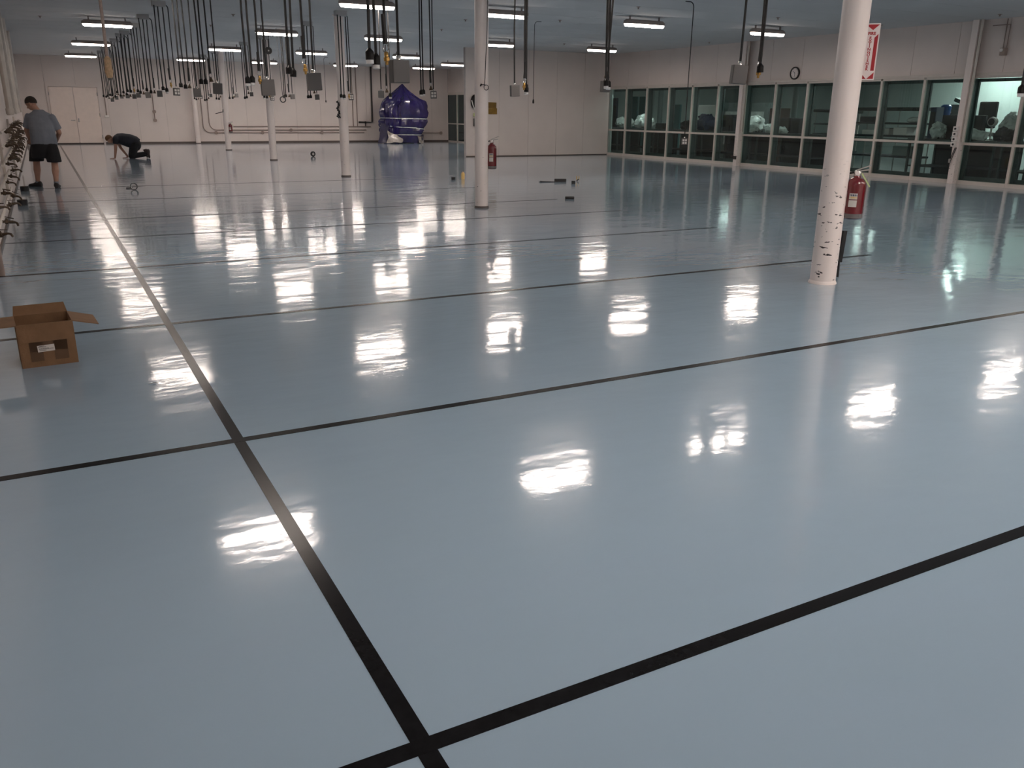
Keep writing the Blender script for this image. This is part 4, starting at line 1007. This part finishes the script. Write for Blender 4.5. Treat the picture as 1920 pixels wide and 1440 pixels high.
for a0, ty in ((al, Vector((-0.16, 0.11, 0))), (ar, Vector((0.03, 0.19, 0)))):
    b0 = Vector((a0.x, a0.y, 0.0)); hh = b0-ty.normalized()*0.075; tt = b0+ty.normalized()*0.20
    m_ = MB(); shoe(m_, hh, tt, (0, 0, 1), 0.052, 0.105); m_.build('shoe', K['shoe'], pn, True)
    MB().lathe([(0.043, 0.075), (0.042, 0.125)], b0, 12).build('sock', K['greyshirt'], pn, True)
# small rag held in the left hand
o = empty('cleaning_rag', wl+Vector((-0.03, 0.15, -0.16)), 'crumpled white rag held by the standing person', 'rag')
rg = MB(); rg.ell((0, 0, 0), (0.035, 0.03, 0.055), 12, 8)
rg.v = [tuple(Vector(v)+noise.noise_vector(Vector(v)*30)*0.015) for v in rg.v]; rg.local('cloth', K['paper'], o, True)

# --- kneeling person
G0 = Vector((2.30, 29.55, 0))
pk = empty('person', G0, 'person in dark clothes on hands and knees on the floor', 'person')
def Q(x, y, z): return G0+Vector((x-2.30, y, z))
hc = Q(1.83, -0.03, 0.585); shn, shf = Q(1.99, -0.18, 0.60), Q(2.03, 0.17, 0.60)
hn, hf = Q(2.52, -0.10, 0.44), Q(2.52, 0.10, 0.44)
kn, kf = Q(2.43, -0.13, 0.075), Q(2.40, 0.13, 0.075)
an, af = Q(2.80, -0.13, 0.13), Q(2.77, 0.13, 0.13)
en, ef = Q(1.955, -0.21, 0.31), Q(2.13, 0.20, 0.32)
wn_, wf = Q(1.91, -0.21, 0.055), Q(2.30, 0.17, 0.055)
mb = MB(); f, u, r_, Rm = head(mb, hc, (-0.55, -0.25, -0.85), (-0.8, 0, 0.55), 1.0)
mb.cap(Q(1.98, 0.0, 0.62), hc-u*0.03, 0.066, 0.058)
for s0, e0, w0 in ((shn, en, wn_), (shf, ef, wf)): mb.cap(s0, e0, 0.058, 0.046); mb.cap(e0, w0, 0.046, 0.030)
hand(mb, wn_-Vector((0, 0, 0.03)), (-1, -0.1, -0.05), (0, 0, -1), (0, 0.95, 0.1), 0.05)
hand(mb, wf-Vector((0, 0, 0.03)), (-1, 0.1, -0.05), (0, 0, -1), (0, -0.95, 0.1), 0.05)
for h0, k0, a0 in ((hn, kn, an), (hf, kf, af)): mb.cap(h0, k0, 0.08, 0.06); mb.cap(k0, a0, 0.056, 0.042)
mb.cap(hn, hf, 0.07, 0.07); mb.cap(Q(2.05, 0, 0.60), Q(2.5, 0, 0.46), 0.10, 0.08); mb.cap(shn, shf, 0.07, 0.07)
remeshed('body', mb, K['skin'], pk, 0.010, 3)
hair(pk, hc, f, u, r_, Rm, K['redhair'], 1.02)
Ry = Matrix.Rotation(PI/2, 3, 'Y')
def tring(x, z, rw, rh, tilt=0.0): return ering(Q(x, 0, z), rh, rw, 20, Matrix.Rotation(tilt, 3, 'Y') @ Ry)
mb = MB(); mb.loft([tring(1.945, 0.615, 0.08, 0.075, 0.25), tring(1.985, 0.605, 0.17, 0.105, 0.15), tring(2.06, 0.60, 0.205, 0.150, 0.0), tring(2.20, 0.58, 0.215, 0.180, 0.1), tring(2.36, 0.54, 0.215, 0.205, 0.35), tring(2.50, 0.49, 0.21, 0.205, 0.6), tring(2.56, 0.44, 0.20, 0.195, 0.85)])
for s0, e0 in ((shn, en), (shf, ef)):
    d = e0-s0; mb.tube([s0-d*0.25, s0, s0+d*0.35, s0+d*0.55], [0.06, 0.088, 0.078, 0.074], 12)
remeshed('shirt', mb, K['navycloth'], pk, 0.012, 5)
mb = MB(); mb.ell(Q(2.55, 0, 0.42), (0.165, 0.215, 0.20), 18, 12)
for h0, k0, a0 in ((hn, kn, an), (hf, kf, af)):
    mb.cap(h0, k0, 0.135, 0.092); mb.cap(k0, k0.lerp(a0, 0.98), 0.080, 0.068)
remeshed('trousers', mb, K['blackcloth'], pk, 0.012, 4)
for a0 in (an, af):
    m_ = MB(); shoe(m_, a0+Vector((-0.01, 0, 0.125)), a0+Vector((0.075, 0, -0.125)), Vector((1, 0, 0.34)).normalized(), 0.060, 0.125); m_.build('shoe', K['brownshoe'], pk, True)

# ------------------------------------------------------------------ the room behind the window wall
LX0, LX1, LZ = XR+0.30, 31.0, 3.3
tag(MB().bx(XR+0.1, LX1, 2.0, 35.0, -0.05, 0.0).build('floor', K['labfloor']), 'dark floor of the room behind the windows', kind=S)
tag(MB().bx(XR+0.16, LX1, 2.0, 35.0, LZ, LZ+0.1).build('ceiling', K['labwall']), 'ceiling of the room behind the windows', kind=S)
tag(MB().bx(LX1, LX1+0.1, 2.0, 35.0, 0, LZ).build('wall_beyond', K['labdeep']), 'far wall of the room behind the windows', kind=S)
tag(MB().bx(XR+0.16, LX1, 34.9, 35.0, 0, LZ).build('wall_beyond_left', K['labwall']), 'end wall of the room behind the windows', kind=S)
tag(MB().bx(XR+0.16, LX1, 2.0, 2.1, 0, LZ).build('wall_beyond_right', K['labwall']), 'near end wall of the room behind the windows', kind=S)
tag(MB().bx(XR+0.14, XR+0.18, 27.35, 35.0, 0, LZ).build('wall_beyond_front', K['labwall']), 'solid return wall beyond the last window', kind=S)
tag(MB().bx(24.0, 24.12, 2.1, 17.9, 0, LZ).build('wall_partition', K['labwall']), 'bright pale partition wall behind the right windows', kind=S)
tag(MB().bx(24.12, LX1, 17.8, 17.9, 0, LZ).build('wall_partition_return', K['labwall']), 'return of the pale partition wall', kind=S)
for k, (x, y_, nm) in enumerate([(22.9, 15.4, 'nearest the bright partition'), (22.9, 11.6, 'right of the outlet strip post'), (27.3, 20.0, 'first in the deep part'), (30.0, 20.6, 'second in the deep part'), (28.2, 22.9, 'third in the deep part'), (28.0, 30.5, 'fourth in the deep part'), (20.2, 20.8, 'first added above the tables'), (20.2, 27.0, 'second added above the tables')]):  # last two lamps are added to brighten the bundles on the tables
    fixture(x, y_, LZ-0.12, 'cool white strip light in the room behind the windows, '+nm, 'lights behind the window wall', FML if k < 2 else FMD)
def lab_table(y0, y1, label, x0=19.75, x1=20.9, z=0.96):
    o = empty('work_table', ((x0+x1)/2, (y0+y1)/2, 0), label, 'table', 'tables behind the windows'); hx, hy = (x1-x0)/2, (y1-y0)/2
    MB().bbox((0, 0, z-0.02), (2*hx, 2*hy, 0.04), 0.006).local('table_top', K['charcoal'], o)
    for sx in (-1, 1):
        for sy in (-1, 1): MB().box((sx*(hx-0.05), sy*(hy-0.05), (z-0.04)/2), (0.05, 0.05, z-0.04)).local('leg', K['frame2'], o)
    MB().box((0, 0, 0.28), (2*hx-0.1, 2*hy-0.1, 0.03)).local('lower_shelf', K['charcoal'], o)
    MB().box((hx-0.02, 0, 0.48), (0.02, 2*hy-0.02, 0.92)).local('darkening_panel', K['charcoal'], o)  # dark backing added to blacken the view through the lower panes
    return o
TZ = 0.96
lab_table(10.3, 12.6, 'dark work table behind the rightmost window bay'); lab_table(12.7, 15.1, 'dark work table behind the outlet strip post')
lab_table(18.3, 20.6, 'dark work table left of the clock bays'); lab_table(20.8, 23.2, 'dark work table behind the low outlet box'); lab_table(23.4, 25.6, 'dark work table behind the third window bay'); lab_table(25.8, 27.9, 'dark work table behind the second window bay'); lab_table(28.1, 30.4, 'dark work table behind the first window bay')
def lab_item(name, px0, px1, pytop, X, depth, m, label, cat, kind='box', z0=TZ, n_sub=None):
    """thing on a table: y span and top height read at distance X"""
    pm_ = (px0+px1)/2; a = at_x(px0, pytop, X); b = at_x(px1, pytop, X); yc = (a.y+b.y)/2; w_ = abs(a.y-b.y); h = at_x(pm_, pytop, X).z-z0
    o = empty(name, (X+depth/2, yc, z0), label, cat)
    if kind == 'box':
        MB().bbox((0, 0, h/2), (depth, w_, h), min(0.012, h/6, w_/6)).local('body', m, o)
        MB().bbox((-depth/2-0.004, 0, h*0.55), (0.008, w_*0.85, h*0.6), 0.002).local('front', {K['charcoal']: K['black'], K['tealpanel']: K['tealpanel'], K['signwhite']: K['poly'], K['labgrey']: K['poly']}.get(m, K['charcoal']), o)
    elif kind == 'bundle':
        g = MB(); g.ell((0, 0, h*0.40), (depth/2, w_/2, h*0.58), 36, 22); sd = random.uniform(0, 50)
        vv = []
        for v in g.v:
            v = Vector(v); q = v*5+Vector((sd, 0, 0)); v = v+noise.noise_vector(q)*0.09*min(1, w_)+noise.noise_vector(q*2.7)*0.06+noise.noise_vector(q*6)*0.025; v.z = max(0.0, v.z); vv.append(tuple(v))
        g.v = vv; g.local('plastic_wrap', m, o, True)
        MB().bbox((0, 0, h*0.2), (depth*0.6, w_*0.6, h*0.38), 0.02).local('contents', K['charcoal'], o)
    return o
lab_item('storage_bin', 1746, 1757, 201, 20.2, 0.3, K['navyplastic'], 'navy plastic bin at the left of the bright partition', 'bin')
o = lab_item('copier', 1776, 1812, 181, 21.6, 0.5, K['labgrey'], 'grey copier with stacked trays in front of bright partition', 'copier', 'none', 0.0)
ch_ = at_x(1794, 181, 21.6).z; wy = 0.60
MB().bbox((0, 0, ch_*0.45), (0.5, wy, ch_*0.9), 0.02).local('body', K['labgrey'], o)
for k in range(5): MB().bbox((-0.28, 0.22, ch_*0.62+k*0.09), (0.16, wy*0.45, 0.03), 0.004).local('tray', K['signwhite'], o)
MB().bbox((0.0, -0.05, ch_*0.94), (0.4, wy*0.5, 0.10), 0.01, Matrix.Rotation(0.35, 3, 'X')).local('lid', K['frame2'], o)
o = lab_item('water_jug', 1764, 1775, 196, 20.55, 0.24, K['blue'], 'bright blue and white water jug behind the window', 'jug', 'none')
hj = at_x(1768, 196, 20.55).z-TZ
MB().lathe([(0.15, 0), (0.15, hj*0.55), (0.12, hj*0.6)], (0, 0, 0), 16).local('base', K['signwhite'], o, True); MB().lathe([(0.11, hj*0.6), (0.13, hj*0.95), (0.08, hj)], (0, 0, 0), 16).local('jug', K['blue'], o, True)
lab_item('dark_screen', 1768, 1850, 216, 20.3, 0.06, K['charcoal'], 'long dark grey board standing on the table by the outlet strip', 'board')
o = lab_item('office_chair', 1832, 1850, 190, 22.5, 0.4, K['black'], 'black office chair in front of bright partition', 'chair', 'none', 0.0)
zc = at_x(1841, 190, 22.5).z
MB().bbox((0.15, 0, zc-0.35), (0.09, 0.52, 0.70), 0.04).local('backrest', K['black'], o); MB().bbox((-0.05, 0, zc-0.85), (0.5, 0.52, 0.10), 0.03).local('seat', K['black'], o)
MB().tube([(0, 0, 0.1), (0, 0, zc-0.88)], 0.03, 8).local('post', K['steel'], o, True)
for k in range(5):
    a = 2*PI*k/5; MB().tube([(0, 0, 0.10), (0.30*math.cos(a), 0.30*math.sin(a), 0.03)], 0.022, 6).local('foot', K['black'], o, True)
o = lab_item('desk_fan', 1853, 1865, 215, 20.4, 0.2, K['signwhite'], 'small white round fan behind the rightmost window', 'fan', 'none')
hj = at_x(1859, 215, 20.4).z-TZ
MB().lathe([(0.07, 0), (0.07, 0.02), (0.02, 0.04), (0.02, hj*0.5)], (0, 0, 0), 12).local('stand', K['signwhite'], o, True); MB().lathe([(0.11, -0.05), (0.12, 0.0), (0.11, 0.05)], (0, 0, hj*0.72), 16, axis='X').local('cage', K['signwhite'], o, True); MB().lathe([(0.08, -0.06), (0.08, -0.045)], (0, 0, hj*0.72), 14, axis='X').local('blades', K['charcoal'], o, True)
lab_item('plastic_bundle', 1872, 1912, 208, 20.42, 0.5, K['poly'], 'white plastic bundle behind the rightmost window', 'plastic', 'bundle')
lab_item('plastic_bundle', 1742, 1764, 229, 19.85, 0.4, K['poly'], 'low white plastic bundle left of the outlet strip post', 'plastic', 'bundle')
lab_item('plastic_bundle', 1778, 1848, 241, 19.85, 0.3, K['poly'], 'flat shiny plastic sheet along the table by the outlet strip', 'plastic', 'bundle')
lab_item('dark_bundle', 1858, 1905, 240, 19.82, 0.34, K['charcoal'], 'flat dark bundle on the table behind the rightmost window', 'bundle', 'bundle')
def rack(px0, px1, pytop, X, depth, label, shelves):
    a = at_x(px0, pytop, X); b = at_x(px1, pytop, X); y0, y1 = min(a.y, b.y), max(a.y, b.y); zt = (a.z+b.z)/2
    o = empty('wire_rack', (X+depth/2, (y0+y1)/2, 0), label, 'rack', 'black topped racks'); hy = (y1-y0)/2; hx = depth/2
    for sx in (-1, 1):
        for sy in (-1, 0, 1): MB().tube([(sx*(hx-0.03), sy*(hy-0.04), 0), (sx*(hx-0.03), sy*(hy-0.04), zt)], 0.016, 8).local('post', K['steel'], o, True)
    c = MB(); c.bbox((0, 0, zt-0.02), (depth+0.06, 2*hy+0.08, 0.09), 0.02); c.v = [tuple(Vector(v)+Vector((0, 0, 0.02*math.sin(3*v[1])))) for v in c.v]; c.local('cover', K['black'], o, True)
    for z in shelves: MB().bbox((0, 0, z), (depth, 2*hy, 0.05), 0.01).local('shelf', K['charcoal'], o)
    return o, y0, y1, X+depth/2
rk, ry0, ry1, rx = rack(1602, 1727, 203, 20.3, 0.6, 'long black topped wire rack right of the front column', (1.31, 0.98, 0.45))
def on_shelf(name, yy, z, size, m, label, cat, x=rx):
    o = empty(name, (x, yy, z), label, cat); MB().bbox((0, 0, size[2]/2), size, 0.01).local('body', m, o)
    MB().bbox((0, 0, size[2]+0.004), (size[0]*0.96, size[1]*0.96, 0.01), 0.003).local('lid', K['labgrey'], o); return o
on_shelf('white_carton', ry0+0.62, 1.008, (0.4, 0.42, 0.20), K['signwhite'], 'largest white carton on the long black topped rack', 'carton')
on_shelf('white_carton', ry0+1.06, 1.008, (0.4, 0.20, 0.17), K['signwhite'], 'middle white carton on the long black topped rack', 'carton')
on_shelf('white_carton', ry0+1.60, 1.008, (0.4, 0.50, 0.12), K['signwhite'], 'leftmost white carton on the long black topped rack', 'carton')
on_shelf('dark_carton', ry0+1.75, 1.337, (0.4, 0.45, 0.14), K['charcoal'], 'dark carton on the upper shelf of the long rack', 'carton')
on_shelf('grey_carton', ry0+0.45, 0.478, (0.45, 0.6, 0.25), K['labgrey'], 'grey carton low on the long black topped rack', 'carton')
o = empty('plastic_bundle', (rx, ry0+0.28, 1.337), 'crumpled plastic bundle on the upper shelf of the long rack', 'plastic')
g = MB(); g.ell((0, 0, 0.06), (0.24, 0.26, 0.09), 22, 12); g.v = [tuple(Vector((v[0], v[1], max(0, v[2])))+noise.noise_vector(Vector(v)*7)*0.03*(1 if v[2] > 0.03 else 0)) for v in g.v]; g.local('plastic_wrap', K['poly'], o, True)
rk2, sy0, sy1, sx_ = rack(1528, 1590, 207, 21.2, 0.6, 'short black topped wire rack left of the front column', (1.25, 0.95, 0.45))
on_shelf('grey_carton', sy0+0.5, 0.978, (0.4, 0.4, 0.2), K['labgrey'], 'grey carton on the short black topped rack', 'carton', sx_)
for (a, b, t, nm) in [(1444, 1462, 222, 'leftmost dark carton of three below the clock'), (1466, 1480, 221, 'middle dark carton of three below the clock'), (1484, 1500, 222, 'rightmost dark carton of three below the clock')]:
    lab_item('dark_carton', a, b, t, 20.42, 0.4, K['charcoal'], nm, 'carton')
lab_item('brown_cabinet', 1444, 1466, 203, 21.4, 0.4, mat('brown cabinet', (0.055, 0.03, 0.025), 0.5), 'dark brown cabinet behind the window post', 'cabinet', 'box', 0.0)
lab_item('wrapped_crate', 1356, 1441, 193, 21.6, 0.6, K['labgrey'], 'large grey wrapped crate behind the window post', 'crate', 'box', 0.0)
lab_item('plastic_bundle', 1396, 1421, 216, 20.1, 0.5, K['poly'], 'large draped plastic bundle right of the window post', 'plastic', 'bundle')
lab_item('plastic_bundle', 1429, 1446, 231, 19.95, 0.4, K['poly'], 'small white plastic bundle right of the window post', 'plastic', 'bundle')
lab_item('plastic_bundle', 1452, 1470, 238, 19.85, 0.28, K['poly'], 'flat white plastic bundle in front of the dark cartons', 'plastic', 'bundle')
lab_item('dark_carton', 1350, 1376, 215, 20.4, 0.4, K['charcoal'], 'wide dark carton left of the window post', 'carton')
lab_item('wrapped_case', 1298, 1341, 197, 21.3, 0.5, K['signwhite'], 'pale wrapped case behind the sixth window bay', 'case', 'box', 0.0)
lab_item('dark_bundle', 1300, 1330, 214, 20.2, 0.5, K['navyplastic'], 'navy wrapped bundle in front of the pale case', 'bundle', 'bundle')
lab_item('black_drum', 1272, 1288, 226, 20.2, 0.4, K['black'], 'black rounded drum beside the low outlet box', 'drum', 'bundle')
lab_item('dark_carton', 1229, 1244, 231, 20.2, 0.3, K['black'], 'small black carton behind the fourth window bay', 'carton')
lab_item('plastic_bundle', 1183, 1211, 216, 20.4, 0.6, K['poly'], 'grey plastic bundle behind the second window bay', 'plastic', 'bundle')
lab_item('plastic_bundle', 1149, 1171, 219, 20.3, 0.6, K['poly'], 'white plastic bundle behind the first window bay', 'plastic', 'bundle')
def tall(px0, px1, pt, X, m, label, cat='panel'):
    return lab_item('wall_panel', px0, px1, pt, X, 0.08, m, label, cat, 'box', 0.0)
tall(1184, 1196, 181, 23.8, K['tealpanel'], 'left teal panel standing behind the second window bay'); tall(1199, 1210, 181, 23.8, K['tealpanel'], 'right teal panel standing behind the second window bay')
tall(1258, 1276, 196, 24.5, K['tealpanel'], 'teal door panel behind the fourth window bay', 'door')
tall(1148, 1157, 184, 23.0, K['navyplastic'], 'narrow dark panel behind the first window bay')
for k, (px_, X) in enumerate([(1222, 22.0), (1238, 22.6), (1490, 25.0)]):
    p = at_x(px_, 200, X)
    o = empty('lab_column', (p.x, p.y, 0), '%s slim column inside the room behind the windows' % ['left', 'middle', 'right'][k], 'column')
    MB().lathe([(0.10, 0), (0.10, LZ)], (0, 0, 0), 18).local('shaft', K['labgrey'], o, True); MB().lathe([(0.13, 0), (0.13, 0.05)], (0, 0, 0), 18).local('base', K['charcoal'], o, True)

# ------------------------------------------------------------------ sprinkler heads in the ceiling
sp1 = MB().lathe([(0.045, 0.0), (0.045, -0.008), (0.02, -0.012), (0.014, -0.035)], (0, 0, 0), 12).mesh('escutcheon', K['conduit'], True)
sp2 = MB().lathe([(0.006, -0.035), (0.024, -0.045), (0.024, -0.049)], (0, 0, 0), 12).mesh('deflector', K['steel'], True)
for k, (px_, py_) in enumerate(sorted([(75, 30), (437, 27), (395, 47), (828, 55), (873, 37), (1050, 38), (1058, 82), (1197, 13), (1330, 79), (1459, 33), (1652, 47), (1875, 27), (560, 100), (618, 118)])):
    q = at_z(px_, py_, ZC-0.005)
    if q.y > YB-0.3: continue
    o = empty('sprinkler_head', (q.x, q.y, ZC-0.001), 'small dark ceiling sprinkler head, %s one from the left' % ORD[k], 'sprinkler', 'ceiling sprinklers')
    link('escutcheon', sp1, o); link('deflector', sp2, o)
